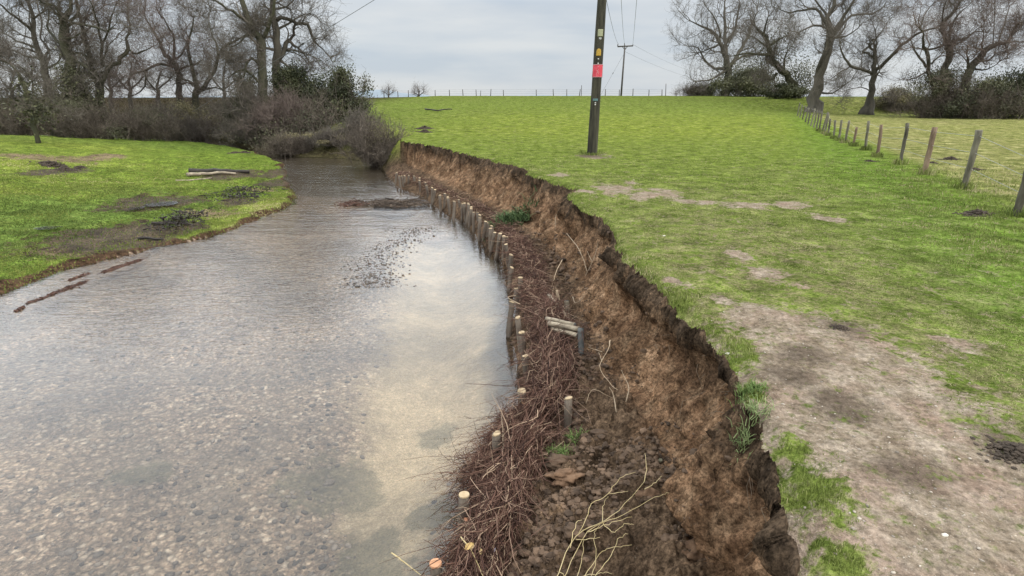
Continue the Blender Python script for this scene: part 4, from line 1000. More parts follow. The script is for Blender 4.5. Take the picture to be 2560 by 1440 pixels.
# red plate with a paler rim and washed out black marks
z1, z0 = z_of(160.7), z_of(193.4); zc = (z1 + z0) / 2
me_red = mesh_np('warning_plate', *curved_plate(rad_at(zc), .46, z1 - z0, .004, -93, 0, 16, ln, zc))
def red_mat():
    m, t, b = mat('faded_red', .55, .4); g = NG(t)
    v = g.n('ShaderNodeTexCoord').outputs['Object']
    f = g.noise(9, 5, .65, g.vec((1, 1, .6), v)); c = g.ramp(f, [(.3, (.42, .028, .045)), (.55, (.60, .060, .085)), (.75, (.66, .16, .18))]); g.l(c, b.inputs['Base Color']); return m
wp = obj('warning_plate', me_red, red_mat(), T); tag(wp, 'faded red warning plate with a pale rim')
r_ = rad_at(zc) + .0085; rim = Tubes(4); aa = np.radians(np.linspace(-93 - 70, -93 + 70, 15)); hw_ = (z1 - z0) / 2
for zz in (z0 + .01, z1 - .01): rim.add([(ln(zz) + r_ * math.cos(a), r_ * math.sin(a), zz) for a in aa], (.007, .007))
for a in (aa[0], aa[-1]): rim.add([(ln(z0) + r_ * math.cos(a), r_ * math.sin(a), z0), (ln(z1) + r_ * math.cos(a), r_ * math.sin(a), z1)], (.007, .007))
obj('rim', rim.mesh('rim'), flat('pale_rim', (.45, .36, .34)), wp)
# worn pictogram: a falling figure struck by a bolt, nearly faded away
mk = Tubes(4)
def onp(u_, v_): a = math.radians(-93) + u_ / r_; z = zc + v_; return (ln(z) + r_ * math.cos(a), r_ * math.sin(a), z)
for ln_ in ([(.01, .15), (-.03, .07), (.015, .06), (-.02, -.03)], [(-.05, .02), (0, -.01), (.05, -.06)], [(0, -.01), (-.04, -.1), (-.06, -.14)], [(0, -.01), (.02, -.1), (.06, -.13)]):
    mk.add([onp(*q) for q in ln_], (.008, .006))
obj('pictogram', mk.mesh('pictogram'), flat('faded_pink', (.62, .24, .25)), wp)
def plate(name, label, ya, yb, wd, col, a0, rnd=0., col2=None):
    a_, b_ = z_of(ya), z_of(yb); c_ = (a_ + b_) / 2
    return tag(obj(name, mesh_np(name, *curved_plate(rad_at(c_), wd, a_ - b_, .005, a0, rnd, 10, ln, c_)), flat('plate_' + name, col, col2, 30), T), label)
yp = plate('yellow_plate', 'small yellow plate with a rounded top', 121.5, 139.5, .155, (.50, .33, .05), -97, .45, (.36, .20, .03))
plate('number_plate', 'small pale weathered plate', 73, 91, .17, (.36, .35, .24), -92, 0, (.27, .28, .15))
plate('paper_tag', 'torn scrap of pale paper', 93.5, 98.5, .08, (.40, .40, .37), -90)
plate('blue_tag', 'small faded blue green tag', 246.5, 252.5, .17, (.11, .19, .19), -100)
M_STUD = flat('pale_metal', (.55, .53, .48))
for py, a_ in ((147.5, -96), (158.5, -95), (257, -98), (261.5, -98)):
    zz = z_of(py); rr_ = rad_at(zz); a = math.radians(a_)
    studs = Tubes(8); studs.add([(ln(zz) + (rr_ - .004) * math.cos(a), (rr_ - .004) * math.sin(a), zz), (ln(zz) + (rr_ + .008) * math.cos(a), (rr_ + .008) * math.sin(a), zz)], (.026, .024)); obj('stud', studs.mesh('stud'), M_STUD, T)

arm_z = PH - .25
obj('crossarm', mesh_np('crossarm', *box_arr((ln(arm_z), -.2, arm_z), (2.3, .1, .12)), smooth=False), M_STEEL, T)
near_pts = []; M_CER = flat('brown_ceramic', (.12, .05, .03), None, 8, .3)
for q, dx in enumerate((-1.1, 0, 1.1)):
    zt = arm_z + (.42 if q == 1 else .06); bx = ln(arm_z) + dx
    if q == 1: bx += .0
    ins = Tubes(8); ins.add([(bx, -.2, zt), (bx, -.2, zt + .1), (bx, -.2, zt + .2), (bx, -.2, zt + .26)], [.03, .07, .06, .03]); obj('insulator', ins.mesh('insulator'), M_CER, T); near_pts.append((pb[0] + bx, pb[1] - .2, pb[2] + zt + .26))
# far pole
FY = 96.0
fb = np.array(D(1552.5, 241, FY)); fbz = Zg(fb[0], fb[1]); ft = np.array(D(1562, 118, FY))
T2 = thing('utility_pole', 'distant slim pole with a crossarm standing on the field crest', 'utility pole', (fb[0], fb[1], fbz), 'power line poles')
F2 = np.array([fb[0], fb[1], fbz])
tb = Tubes(10); tb.add([F2 - [0, 0, .4], (F2 + ft) / 2, ft], (.15, .13, .11)); obj('shaft', tb.mesh('shaft', F2), M_POLE2, T2)
al = np.array(D(1544, 116.5, FY)); ar = np.array(D(1582.5, 114.5, FY)); cx_ = Tubes(4); cx_.add([al, ar], (.10, .10)); cx_.add([D(1556, 117, FY), D(1562, 124, FY)], (.05, .05)); cx_.add([D(1569, 116, FY), D(1562.5, 124, FY)], (.05, .05))
obj('crossarm', cx_.mesh('crossarm', F2), M_POLE2, T2)
fi = [np.array(D(1545, 109, FY)), np.array(D(1561, 107.5, FY)), np.array(D(1582, 111, FY))]
for q, lo in zip(fi, (al, ft, ar)): ins = Tubes(6); ins.add([lo, (lo + q) / 2, q], (.05, .08, .05)); obj('insulator', ins.mesh('insulator', F2), M_POLE2, T2)
def wire(name, label, a, b, sag, r, m=None, group=None, n=24, knob=None):
    a, b = np.array(a), np.array(b); t = np.linspace(0, 1, n)[:, None]
    p = a * (1 - t) + b * t; p[:, 2] -= 4 * sag * (t * (1 - t))[:, 0]
    tb = Tubes(5); tb.add(p, np.full(n, r)); o = tag(obj(name, tb.mesh(name, p[0]), m or M_WIRE, None, tuple(p[0])), label, 'wire', group)
    if knob is not None:
        c = a * (1 - knob) + b * knob; c[2] -= 4 * sag * knob * (1 - knob); d = unit(b - a) * .16; kb = Tubes(8)
        kb.add([c - d, c - d * .5, c, c + d * .5, c + d], [.02, .06, .045, .06, .02]); obj('stay_insulator', kb.mesh('stay_insulator', p[0]), flat('dark_ceramic', (.05, .045, .04), None, 8, .4), o)
    return o
WG = 'power line wires between the two poles'
for q, w_lab in enumerate(('left conductor wire from the far pole to the near pole', 'middle conductor wire from the far pole to the near pole', 'right conductor wire from the far pole to the near pole')):
    wire('overhead_wire', w_lab, near_pts[q], fi[q], .9, .016, None, WG)
turn = np.array(D(1790, 205, 150))
for q, lab in enumerate(('upper wire running right from the far pole behind the round crowned oak', 'lower wire running right from the far pole behind the round crowned oak')):
    wire('overhead_wire', lab, fi[2] if q == 0 else ft - [0, 0, .6], turn + [0, 0, 1.2 - q * 1.2], .8, .014, None, 'wires running on from the far pole')
wire('stay_wire', 'thin stay wire with an insulator slanting down left from the far pole', ft - [0, 0, .8], D(1497, 246, FY - 3), .0, .018, None, None, 6, .45)
anch = np.array(G(392, 334)); pt = np.array([pb[0] + ln(9.0), pb[1], pb[2] + 9.0])
s_lo = np.array(D(835, 5, 24.5)); tt = (835 - 392) / (1505 - 392)
wire('stay_wire', 'long stay wire with a dark insulator slanting from the meadow up past the twin oaks', anch, pt, -.0, .013, None, None, 20, .60)
wire('overhead_wire', 'single wire crossing the sky just above the long stay wire', np.array(D(735, 48, 60)), pt + [0, 0, .35], .15, .014, None, None, 20)
# right hand post fence
M_POST = simple('post_weathered', (.045, .040, .028), (.200, .180, .130), 12, .95, .6, 22, .35, 6, (1, 1, .2))
M_POSTB = simple('post_brown', (.07, .045, .030), (.26, .185, .125), 12, .95, .6, 22, .15, 6, (1, 1, .2))
fp = [(2543, 540, 2580, 385), (2408, 472, 2444, 325), (2310, 436, 2337, 318), (2250, 411, 2271, 308), (2193, 393, 2206, 312), (2163, 375, 2172, 302), (2133, 365, 2141, 318), (2112, 357, 2123, 300), (2097, 352, 2105, 300), (2084, 347, 2090, 300), (2070, 339, 2076, 297)]
f0 = G(2408, 472); TF = thing('post_fence', 'row of leaning rough posts with sagging wire running up the right side of the field', 'fence', f0)
f0 = np.array(f0); tops = []; rs = np.random.default_rng(5)
bases = [np.array(G(*q[:2])) for q in fp]
for i, (b_, q) in enumerate(zip(bases, fp)):
    t_ = np.array(D(q[2], q[3], b_[1]))
    t_[1] += rs.normal(0, .04)
    tops.append(t_)
# further posts along the line to the big tree, evenly shrinking with distance
yy = bases[-1][1]
px_far = [(2062, 335), (2055, 331), (2048, 327), (2041, 323), (2034, 319), (2027, 315), (2020, 310), (2013, 305), (2006, 299), (1999, 294), (1993, 290)]
for px, py in px_far:
    b_ = np.array(G(px, py)); bases.append(b_); tops.append(b_ + np.array([rs.normal(.08, .05), 0, 1.12 + rs.normal(0, .06)]))
for i, (b_, t_) in enumerate(zip(bases, tops)):
    r0 = .060 if i in (1, 2, 0) else .049
    tb = Tubes(9); n = 9; pts = [b_ * (1 - k_) + t_ * k_ + rs.normal(0, .006, 3) for k_ in np.linspace(-.2, 1, n)]
    tb.add(pts, [r0 * (1 + rs.normal(0, .05)) for _ in range(n)], rs.random())
    o = obj('post', tb.mesh('post', f0), M_POSTB if i in (2, 4, 6) else M_POST, TF)
    if i in (2, 4): tag(o, 'redder brown post')
for lv in (.35, .62, .9):
    tb = Tubes(4); tb.p.append(np.array([b_ * (1 - lv) + t_ * lv + [0, -.05, 0] for b_, t_ in zip(bases, tops)])); tb.r.append(np.full(len(bases), .0038)); tb.n.append(len(bases)); tb.c.append(.5)
    obj('wire', tb.mesh('wire', f0), M_FWIRE, TF)
# fence on the crest
pxs = [960, 995, 1021, 1088, 1124, 1158, 1191, 1226, 1259, 1341, 1384, 1417, 1448, 1513, 1548, 1582, 1622, 1655]
cb = []
for px in pxs:
    y_ = 104.; b_ = np.array(D(px, 240, y_)); b_[2] = Zg(b_[0], b_[1]); cb.append(b_)
c0 = cb[8]; TC = thing('post_fence', 'thin post and wire fence along the skyline of the field crest', 'fence', tuple(c0))
for i, b_ in enumerate(cb):
    tb = Tubes(6); h = 1.15 if i not in () else 2; tb.add([b_ - [0, 0, .3], b_ + [rs.normal(0, .05), 0, h + rs.normal(0, .06)]], (.075, .065)); obj('post', tb.mesh('post', c0), M_POLE2, TC)
for lv in (.45, .8, 1.08):
    tb = Tubes(3); tb.p.append(np.array(cb) + [0, -.08, lv]); tb.r.append(np.full(len(cb), .012)); tb.n.append(len(cb)); tb.c.append(.5); obj('wire', tb.mesh('wire', c0), M_FWIRE, TC)
for px, top, lab in ((1201, 226, 'tall thin marker post on the crest left of the leaning pole'), (1453, 213, 'tall thin marker post on the crest just left of the leaning pole'), (1664, 209, 'tall thin marker post on the crest near the round crowned oak')):
    b_ = np.array(D(px, 240, 103)); b_[2] = Zg(b_[0], b_[1]); t_ = np.array(D(px + 1, top, 103)); tb = Tubes(6); tb.add([b_ - [0, 0, .3], (b_ + t_) / 2, t_], (.06, .055, .05))
    tag(obj('marker_post', tb.mesh('marker_post', b_), M_POLE2, None, tuple(b_)), lab, 'post', 'marker posts on the crest')
# hills far off
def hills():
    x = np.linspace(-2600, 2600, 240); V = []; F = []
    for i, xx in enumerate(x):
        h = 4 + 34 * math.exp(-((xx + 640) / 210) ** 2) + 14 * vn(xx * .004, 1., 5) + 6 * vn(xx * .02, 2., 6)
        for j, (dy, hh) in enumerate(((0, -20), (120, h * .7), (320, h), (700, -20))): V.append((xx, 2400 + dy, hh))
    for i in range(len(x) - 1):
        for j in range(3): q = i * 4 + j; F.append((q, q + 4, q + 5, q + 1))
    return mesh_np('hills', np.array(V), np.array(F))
tag(obj('hills', hills(), simple('hazy_hill_grass', (.20, .24, .27), (.26, .30, .33), .02, .95, 0)), kind='structure')  # distance haze is painted into the blue-grey hill colour
# ================================================================== stakes, brushwood and litter of the bank
M_STAKE = simple('stake_bark', (.060, .046, .034), (.135, .108, .082), 14, .9, .6, 30, .3, 5, (1, 1, .25))
M_CUT = simple('fresh_cut_wood', (.34, .245, .135), (.50, .38, .235), 22, .8, .1, None, .15)
M_CUTO = simple('orange_cut_wood', (.42, .20, .10), (.55, .30, .17), 22, .8, .1)
def brush_mat():
    m, t, b = mat('brushwood', .85, .15); g = NG(t)
    c = g.ramp(g.attr('rnd'), [(0, (.026, .014, .011)), (.35, (.070, .035, .025)), (.65, (.135, .072, .050)), (.86, (.21, .128, .092)), (.97, (.38, .27, .18))])
    g.l(c, b.inputs['Base Color']); return m
M_BRUSH = brush_mat()
M_ROD = simple('brown_rod', (.058, .034, .024), (.165, .105, .075), 10, .85, .3, None, .65)
M_LOG = simple('log_bark', (.12, .095, .065), (.40, .33, .235), 10, .85, .6, 25, .25, 5, (.4, 1, 1))
M_LOGG = simple('grey_log', (.055, .055, .05), (.13, .13, .12), 10, .85, .5, 25, .2)
M_ROOT = simple('pale_root', (.24, .17, .105), (.42, .32, .215), 12, .8, .2, None, .25)
M_STRAW = simple('straw_stem', (.34, .255, .11), (.54, .43, .235), 9, .75, .2, None, .25)
M_DARKW = simple('dark_wet_wood', (.016, .013, .011), (.048, .038, .030), 9, .7, .5, 25, .3)
M_CLOD = simple('soil_clods', (.046, .030, .019), (.150, .096, .060), 7, .95, .7, 30, .45)
M_CLODT = simple('tan_soil_block', (.085, .048, .027), (.21, .125, .072), 14, .95, .7, 24, .1)
rs = np.random.default_rng(9)
def ico(sub=2):
    import bmesh
    bm = bmesh.new(); bmesh.ops.create_icosphere(bm, subdivisions=sub, radius=1); V = np.array([v.co[:] for v in bm.verts]); F = np.array([[v.index for v in f.verts] for f in bm.faces]); bm.free(); return V, F
IC1, IC2, IC3 = ico(1), ico(2), ico(4)
def lumps(C, S, rs, base=IC1, sq=(1, 1, .7), amp=.3):
    """many stones or clods, each its own shape and turn"""
    V0, F0 = base; n = len(C); out = []
    a = rs.uniform(0, 6.283, n); s_ = rs.uniform(.65, 1.35, (n, 3)) * np.array(sq)
    V = V0[None] * (1 + amp * rs.normal(0, 1, (n, len(V0), 1)) * .6); V = V * s_[:, None, :]
    c, s2 = np.cos(a)[:, None], np.sin(a)[:, None]
    X = V[..., 0] * c - V[..., 1] * s2; Y = V[..., 0] * s2 + V[..., 1] * c
    V = np.stack([X, Y, V[..., 2]], -1) * S[:, None, None] + C[:, None, :]
    F = F0[None] + (np.arange(n) * len(V0))[:, None, None]
    return V.reshape(-1, 3), F.reshape(-1, 3), np.repeat(rs.random(n), len(V0))
def lump_obj(name, label, cat, p, size, m, sq=(1, 1, .7), seed=0, group=None, amp=.25, base=None, rot=0.):
    V0, F0 = base or IC3; n = V0 + 0
    d = 1 + amp * fbm(V0[:, 0] * 1.6 + seed * 7 + V0[:, 2], V0[:, 1] * 1.6 + V0[:, 2] * 1.3, seed, 4) + amp * .35 * fbm(V0[:, 0] * 6 + V0[:, 2] * 3, V0[:, 1] * 6 + V0[:, 2] * 4, seed + 3, 3)
    V = V0 * d[:, None] * np.array(sq) * size; c, s_ = math.cos(rot), math.sin(rot)
    V = np.stack([V[:, 0] * c - V[:, 1] * s_, V[:, 0] * s_ + V[:, 1] * c, V[:, 2]], -1)
    return tag(obj(name, mesh_np(name, V, None, F0, {'rnd': np.full(len(V), .5)}), m, None, tuple(p)), label, cat, group)
# ---- stakes: one of each kind, then copies
def stake_proto(r, seed):
    q = np.random.default_rng(seed); n = 9; zz = np.linspace(-1.15, 0, n)
    tb = Tubes(10); tb.add([(q.normal(0, .004), q.normal(0, .004), z) for z in zz[:-1]] + [(0, 0, 0)], [r * (1 + q.normal(0, .03)) for _ in zz], q.random())
    V, F, tri, cv = tb.arrays()
    top = np.arange(len(V) - 10, len(V)); sh = mesh_np('shaft', V, F, tri, {'rnd': cv}); sh.materials.append(M_STAKE)
    tilt = q.normal(0, .12, 2); VV = []; 
    for rr_, dz in ((r * 1.0, -.004), (r * .97, .006), (r * .5, .009)):
        for i in range(14): a = i / 14 * 6.2832; x, y = rr_ * math.cos(a), rr_ * math.sin(a); VV.append((x, y, dz + x * tilt[0] + y * tilt[1]))
    VV.append((0, 0, .009)); FF = []; TT = []
    for o in (0, 14):
        for i in range(14): FF.append((o + i, o + (i + 1) % 14, o + 14 + (i + 1) % 14, o + 14 + i))
    for i in range(14): TT.append((28 + i, 28 + (i + 1) % 14, 42))
    ct = mesh_np('cut_end', np.array(VV), np.array(FF), np.array(TT), {'rnd': np.full(43, q.random())}, False); ct.materials.append(M_CUT)
    return sh, ct
PROTO = [stake_proto(.041, 1), stake_proto(.038, 2), stake_proto(.044, 3), stake_proto(.036, 4)]
st_px = list(ST_PX)
for i in range(12, len(ST_PX) - 1): st_px.append(((ST_PX[i][0] + ST_PX[i + 1][0]) / 2 + rs.normal(4, 3), (ST_PX[i][1] + ST_PX[i + 1][1]) / 2 + rs.normal(2, 3)))
st_px.sort(key=lambda q_: -q_[1])
ones = 'first second third fourth fifth sixth seventh eighth ninth tenth eleventh twelfth thirteenth fourteenth fifteenth sixteenth seventeenth eighteenth nineteenth twentieth'.split()
ordn = ones + ['twenty-' + o for o in ones[:9]] + ['thirtieth'] + ['thirty-' + o for o in ones[:9]] + ['fortieth'] + ['forty-' + o for o in ones[:9]] + ['fiftieth']
proto_objs = {}
for i, (px, py) in enumerate(st_px):
    p = P(px, py, -1.0 + rs.normal(0, .03)); sh, ct = PROTO[i % 4]; last = len(st_px) - 1
    lab = 'stout cut stake standing in the water closest to the camera' if i == 0 else 'furthest cut stake, at the upstream end of the cliff' if i == last else (ordn[i] + ' cut stake of the water-edge row counting from the camera' if i <= last // 2 else ordn[last - i] + ' cut stake of the row counting back from the upstream end')
    T = thing('stake', lab, 'stake', p, 'cut stakes along the water edge')
    T.rotation_euler = (rs.normal(0, .10), rs.normal(0, .10), rs.uniform(0, 6.28)); T.scale = (1, 1, 1)
    if i % 4 not in proto_objs: proto_objs[i % 4] = (obj('shaft', sh, None, T), obj('cut_end', ct, None, T))
    else:
        for src in proto_objs[i % 4]: c = src.copy(); COL.objects.link(c); c.parent = T
p = P(1089, 1410, -1.12); lb = Tubes(12); lb.add([(0, 0, -.5), (0, 0, -.2), (0, 0, 0)], (.040, .041, .042)); T = thing('stake', 'short stake with an orange cut top at the bottom edge among twigs', 'stake', p, 'cut stakes along the water edge')
obj('shaft', lb.mesh('shaft'), M_STAKE, T); cc = Tubes(14); cc.add([(0, 0, .001), (0, 0, .012)], (.043, .040)); obj('cut_end', cc.mesh('cut_end', (0, 0, 0), True, False), M_CUTO, T)
p = P(1421, 995, -.86); T = thing('stake', 'short brown stake half buried at the back of the brushwood', 'stake', p, 'cut stakes along the water edge')
for src in proto_objs[1]: c = src.copy(); COL.objects.link(c); c.parent = T
# ---- brushwood bundles laid behind the stakes
def bundle(name, label, line, n, width, height, tl, seed, r0=(.0022, .0055), spill=0., fan=.35, loose=.12, drop=0.):
    """line: (px, py, z) along the bundle, near end first"""
    q = np.random.default_rng(seed); L = smooth_line([P(*a)[:2] for a in line], 6)
    zz = np.interp(np.linspace(0, 1, len(L)), np.linspace(0, 1, len(line)), [a[2] for a in line])
    C = np.column_stack([L, zz]); seg = np.linalg.norm(np.diff(C, axis=0), axis=1); cum = np.concatenate([[0], np.cumsum(seg)]); tot = cum[-1]
    s_ = q.random(n) * tot; k = np.clip(np.searchsorted(cum, s_) - 1, 0, len(C) - 2); f = ((s_ - cum[k]) / seg[k])[:, None]
    c = C[k] * (1 - f) + C[k + 1] * f; t = (C[k + 1] - C[k]) / seg[k][:, None]
    side = np.stack([-t[:, 1], t[:, 0], np.zeros(n)], -1); side /= np.linalg.norm(side, axis=1, keepdims=True)
    u = np.clip(q.normal(0, .5, n), -1.25, 1.25); v = q.random(n) ** .8
    top = height * (1 - .55 * u ** 2)
    tq = sdist(TOE, c[:, 0] + side[:, 0] * .05, c[:, 1] + side[:, 1] * .05) - sdist(TOE, c[:, 0], c[:, 1]); sg_ = -np.where(tq > 0, 1., -1.)[:, None]
    c = c + side * (u * width)[:, None]; c[:, 2] += top * v
    ln = tl * q.uniform(.35, 1.2, n)[:, None]
    sgn = np.where(q.random(n) < .78, -1, 1)[:, None]
    if drop == 0: c = c + side * 0; tt_ = sdist(TOE, c[:, 0], c[:, 1]); push = np.maximum(.17 - tt_, 0); c[:, :2] -= side[:, :2] * push[:, None] * sg_; td = np.maximum(sdist(TOE, c[:, 0], c[:, 1]), 0); c[:, 2] = np.minimum(c[:, 2], -1.40 + .62 * ss(td, .0, .42) - .1 * q.random(n))
    far_ = np.linalg.norm(c - np.array(P(1408, 818, -.85)), axis=1) > .30; c[~far_, 2] -= .22
    d = t * sgn + side * (q.normal(0, fan, n) + u * .25)[:, None]; d[:, 2] += q.normal(0, .16, n) + .05 * v
    m = 6; tt = np.linspace(0, 1, m)
    bend = q.normal(0, .16, (n, 3)); bend[:, 2] -= .10; bend2 = q.normal(0, .06, (n, 3))
    pts = c[:, None] + d[:, None] * (ln * (tt[None] - .35))[..., None] + bend[:, None] * (ln * tt[None] ** 2)[..., None] + bend2[:, None] * (ln * np.sin(tt[None] * 6.3))[..., None]
    pts += q.normal(0, .006, pts.shape)
    r = q.uniform(*r0, n)[:, None] * np.array([1, .95, .85, .7, .55, .35])
    tb = Tubes(4); tb.p = list(pts); tb.r = list(r); tb.n = [m] * n; tb.c = list(q.random(n) ** .95)
    # side twigs, crooked
    ns = int(n * 1.5); i = q.integers(0, n, ns); j = q.integers(1, m - 1, ns); S = pts[i, j]; dd = pts[i, j + 1] - S; dd /= np.linalg.norm(dd, axis=1, keepdims=True)
    dd = dd + q.normal(0, .55, (ns, 3)); l2 = q.uniform(.06, .26, ns)[:, None] * tl
    p1 = S + dd * l2 * .5 + q.normal(0, .01, (ns, 3)); p2 = p1 + (dd + q.normal(0, .4, (ns, 3))) * l2 * .5
    tb.p += list(np.stack([S, p1, p2], 1)); tb.r += [np.array([.0022, .0018, .001])] * ns; tb.n += [3] * ns; tb.c += list(q.random(ns))
    loc = tuple(C[len(C) // 2]); return tag(obj(name, tb.mesh(name, loc, False), M_BRUSH, None, loc), label, 'brushwood', 'brushwood bundles behind the stakes')
bundle('brushwood_bundle', 'nearest heap of tangled purplish brown twigs beside the closest stake', [(1150, 1500, -1.30), (1215, 1370, -1.30), (1275, 1230, -1.28), (1330, 1110, -1.25)], 1900, .18, .30, .52, 1, fan=.4)
bundle('brushwood_bundle', 'twiggy heap trailing fine reddish shoots out over the water', [(1165, 1240, -1.40), (1215, 1180, -1.38), (1262, 1110, -1.34), (1290, 1060, -1.3)], 800, .14, .26, .42, 2, (.0014, .0035), fan=.75, drop=1)
bundle('brushwood_bundle', 'large sheaf of long brown twigs sweeping down below the stacked logs', [(1345, 1060, -1.22), (1380, 960, -1.20), (1390, 880, -1.16), (1375, 800, -1.14)], 2300, .25, .34, .72, 3, fan=.3)
bundle('brushwood_bundle', 'dense dark twigs packed behind the stakes just past the stacked logs', [(1350, 800, -1.2), (1340, 730, -1.2), (1325, 670, -1.2), (1300, 620, -1.2)], 2000, .20, .28, .55, 4, fan=.6)
bundle('brushwood_bundle', 'middle stretch of dark twigs filling the gap behind the thin stakes', [(1300, 640, -1.22), (1270, 590, -1.22), (1230, 552, -1.24), (1185, 520, -1.25)], 1800, .18, .24, .55, 5, (.003, .007), fan=.5)
bundle('brushwood_bundle', 'furthest low strip of dark twigs along the cliff foot', [(1190, 525, -1.27), (1130, 497, -1.28), (1070, 468, -1.3), (1000, 440, -1.32)], 1700, .18, .24, .7, 6, (.004, .009), fan=.5)
# ---- single sticks and stems traced on the photograph: (px, py, z)
def stick(name, label, cat, lines, r, m, group=None, sides=6, jit=.004):
    first = np.array(P(*lines[0][0])); tb = Tubes(sides); q = np.random.default_rng(abs(hash(label)) % 1000 if False else len(label))
    for ln_ in lines:
        w = np.array([P(*a) for a in ln_]); o = []
        n = 5
        qq = np.vstack([2 * w[0] - w[1], w, 2 * w[-1] - w[-2]])
        for i in range(1, len(qq) - 2):
            for k_ in range(n):
                t = k_ / n
                o.append(.5 * ((2 * qq[i]) + (-qq[i - 1] + qq[i + 1]) * t + (2 * qq[i - 1] - 5 * qq[i] + 4 * qq[i + 1] - qq[i + 2]) * t * t + (-qq[i - 1] + 3 * qq[i] - 3 * qq[i + 1] + qq[i + 2]) * t ** 3) + q.normal(0, jit, 3))
        o.append(qq[-2]); s_ = r if ln_ is lines[0] else r * .72
        tb.add(o, (s_, s_ * .5))
    return tag(obj(name, tb.mesh(name, first), m, None, tuple(first)), label, cat, group)
# yellow dead stems in the scour hole, springing from the bottom edge
stick('dead_stem', 'clump of bare straw yellow stems springing from the loose soil at the bottom', 'plant', [
    [(1385, 1460, -1.08), (1440, 1340, -.98), (1530, 1290, -.88), (1610, 1205, -.78)], [(1400, 1460, -1.08), (1470, 1330, -.96), (1560, 1285, -.86), (1650, 1240, -.78), (1672, 1233, -.76)],
    [(1610, 1205, -.78), (1616, 1175, -.74), (1612, 1133, -.68)], [(1610, 1225, -.78), (1640, 1205, -.74), (1655, 1190, -.72)], [(1450, 1330, -.97), (1480, 1260, -.88), (1520, 1235, -.84), (1550, 1195, -.78), (1590, 1180, -.76)],
    [(1520, 1235, -.84), (1545, 1232, -.82), (1570, 1228, -.80)], [(1425, 1370, -1.0), (1440, 1310, -.94), (1455, 1300, -.92)], [(1470, 1330, -.96), (1520, 1310, -.92), (1580, 1292, -.88)], [(1505, 1308, -.92), (1510, 1260, -.88), (1520, 1240, -.84)],
    [(1470, 1460, -1.06), (1490, 1400, -1.0), (1485, 1340, -.95), (1500, 1310, -.92)], [(1505, 1308, -.92), (1535, 1330, -.95), (1560, 1310, -.9), (1585, 1312, -.88)], [(1450, 1460, -1.06), (1500, 1385, -1.0), (1530, 1370, -.97), (1580, 1362, -.94)], [(1475, 1460, -1.06), (1520, 1400, -1.0), (1545, 1350, -.95), (1570, 1335, -.92)],
    [(1400, 1430, -1.04), (1430, 1445, -1.04), (1500, 1432, -1.02), (1530, 1435, -1.02)], [(1440, 1460, -1.06), (1455, 1390, -1.0), (1460, 1350, -.97)], [(1440, 1350, -.98), (1500, 1343, -.95)]], .0036, M_STRAW, None, 6, .0035)
PS = 'pale sticks lying on the brushwood'
stick('stick', 'pale straight stick jutting from the bottom edge over the water', 'stick', [[(978, 1382, -1.28), (1010, 1405, -1.3), (1060, 1445, -1.34)]], .0055, M_STRAW, PS, 6, .001)
stick('stick', 'pale stick crossing the nearest twigs down to the bottom edge', 'stick', [[(1152, 1342, -1.0), (1180, 1380, -1.03), (1210, 1445, -1.08)]], .005, M_STRAW, PS, 6, .001)
stick('stick', 'upright thin pale stick behind the second cut stake', 'stick', [[(1258, 1165, -1.12), (1258, 1100, -1.0), (1254, 1035, -.88)]], .0045, M_ROOT, PS, 6, .002)
stick('stick', 'pale brown twig lying diagonally below the closest stake', 'stick', [[(1130, 1360, -1.1), (1170, 1325, -1.05), (1240, 1300, -1.0)]], .004, M_ROOT, PS, 6, .002)
stick('stick', 'short forked pale twig lying on the reddish shoots', 'stick', [[(1235, 1200, -1.05), (1255, 1180, -1.02), (1292, 1168, -1.0)], [(1232, 1200, -1.05), (1280, 1202, -1.02)]], .0042, M_ROOT, PS, 6, .002)
stick('stick', 'bent pale hooked twig on top of a cut stake near the stacked logs', 'stick', [[(1300, 760, -.93), (1275, 748, -.93), (1272, 742, -.92), (1290, 738, -.9)]], .006, M_ROOT, PS, 6, .001)
stick('stick', 'long pale rod bent down through the sheaf of twigs', 'stick', [[(1352, 965, -.92), (1358, 900, -.86), (1350, 830, -.84), (1308, 788, -.86)]], .006, M_BRUSH, PS, 6, .003)
# exposed roots on the face
RG = 'exposed roots on the bare face'
stick('root', 'thin forked pale root hanging down the face below the turf notch', 'root', [[(1412, 578, -.62), (1440, 612, -.55), (1455, 640, -.58), (1468, 680, -.7)], [(1468, 680, -.7), (1485, 645, -.5), (1496, 605, -.35)], [(1479, 652, -.55), (1468, 628, -.5)], [(1468, 680, -.7), (1463, 690, -.74)]], .0085, M_ROOT, RG, 6, .002)
stick('root', 'straight pale root hanging from the turf edge', 'root', [[(1421, 502, -.1), (1420, 545, -.35), (1416, 580, -.6)]], .007, M_ROOT, RG, 6, .003)
stick('root', 'pale kinked root left of the straight hanging one', 'root', [[(1403, 518, -.35), (1390, 538, -.45), (1388, 575, -.66)]], .007, M_ROOT, RG, 6, .003)
stick('root', 'short pale root leaning against the soil above the brushwood', 'root', [[(1406, 650, -.75), (1392, 675, -.85), (1384, 702, -.95)]], .0075, M_ROOT, RG, 6, .002)
stick('root', 'branched pale root with long tendrils in front of the bare face', 'root', [[(1525, 850, -.55), (1520, 875, -.62), (1505, 900, -.72), (1501, 925, -.8), (1530, 965, -.86)], [(1505, 880, -.7), (1470, 868, -.8)], [(1530, 965, -.86), (1545, 975, -.86)], [(1505, 905, -.72), (1497, 880, -.68)]], .0055, M_ROOT, RG, 6, .002)
stick('root', 'upright pale root bending left over the loose soil', 'root', [[(1541, 1030, -.95), (1533, 985, -.88), (1523, 968, -.83)]], .0065, M_ROOT, RG, 6, .001)
stick('root', 'curved pale root standing off the face by the loose soil', 'root', [[(1565, 1005, -.9), (1572, 970, -.8), (1562, 945, -.74), (1553, 925, -.68)]], .0055, M_ROOT, RG, 6, .001)
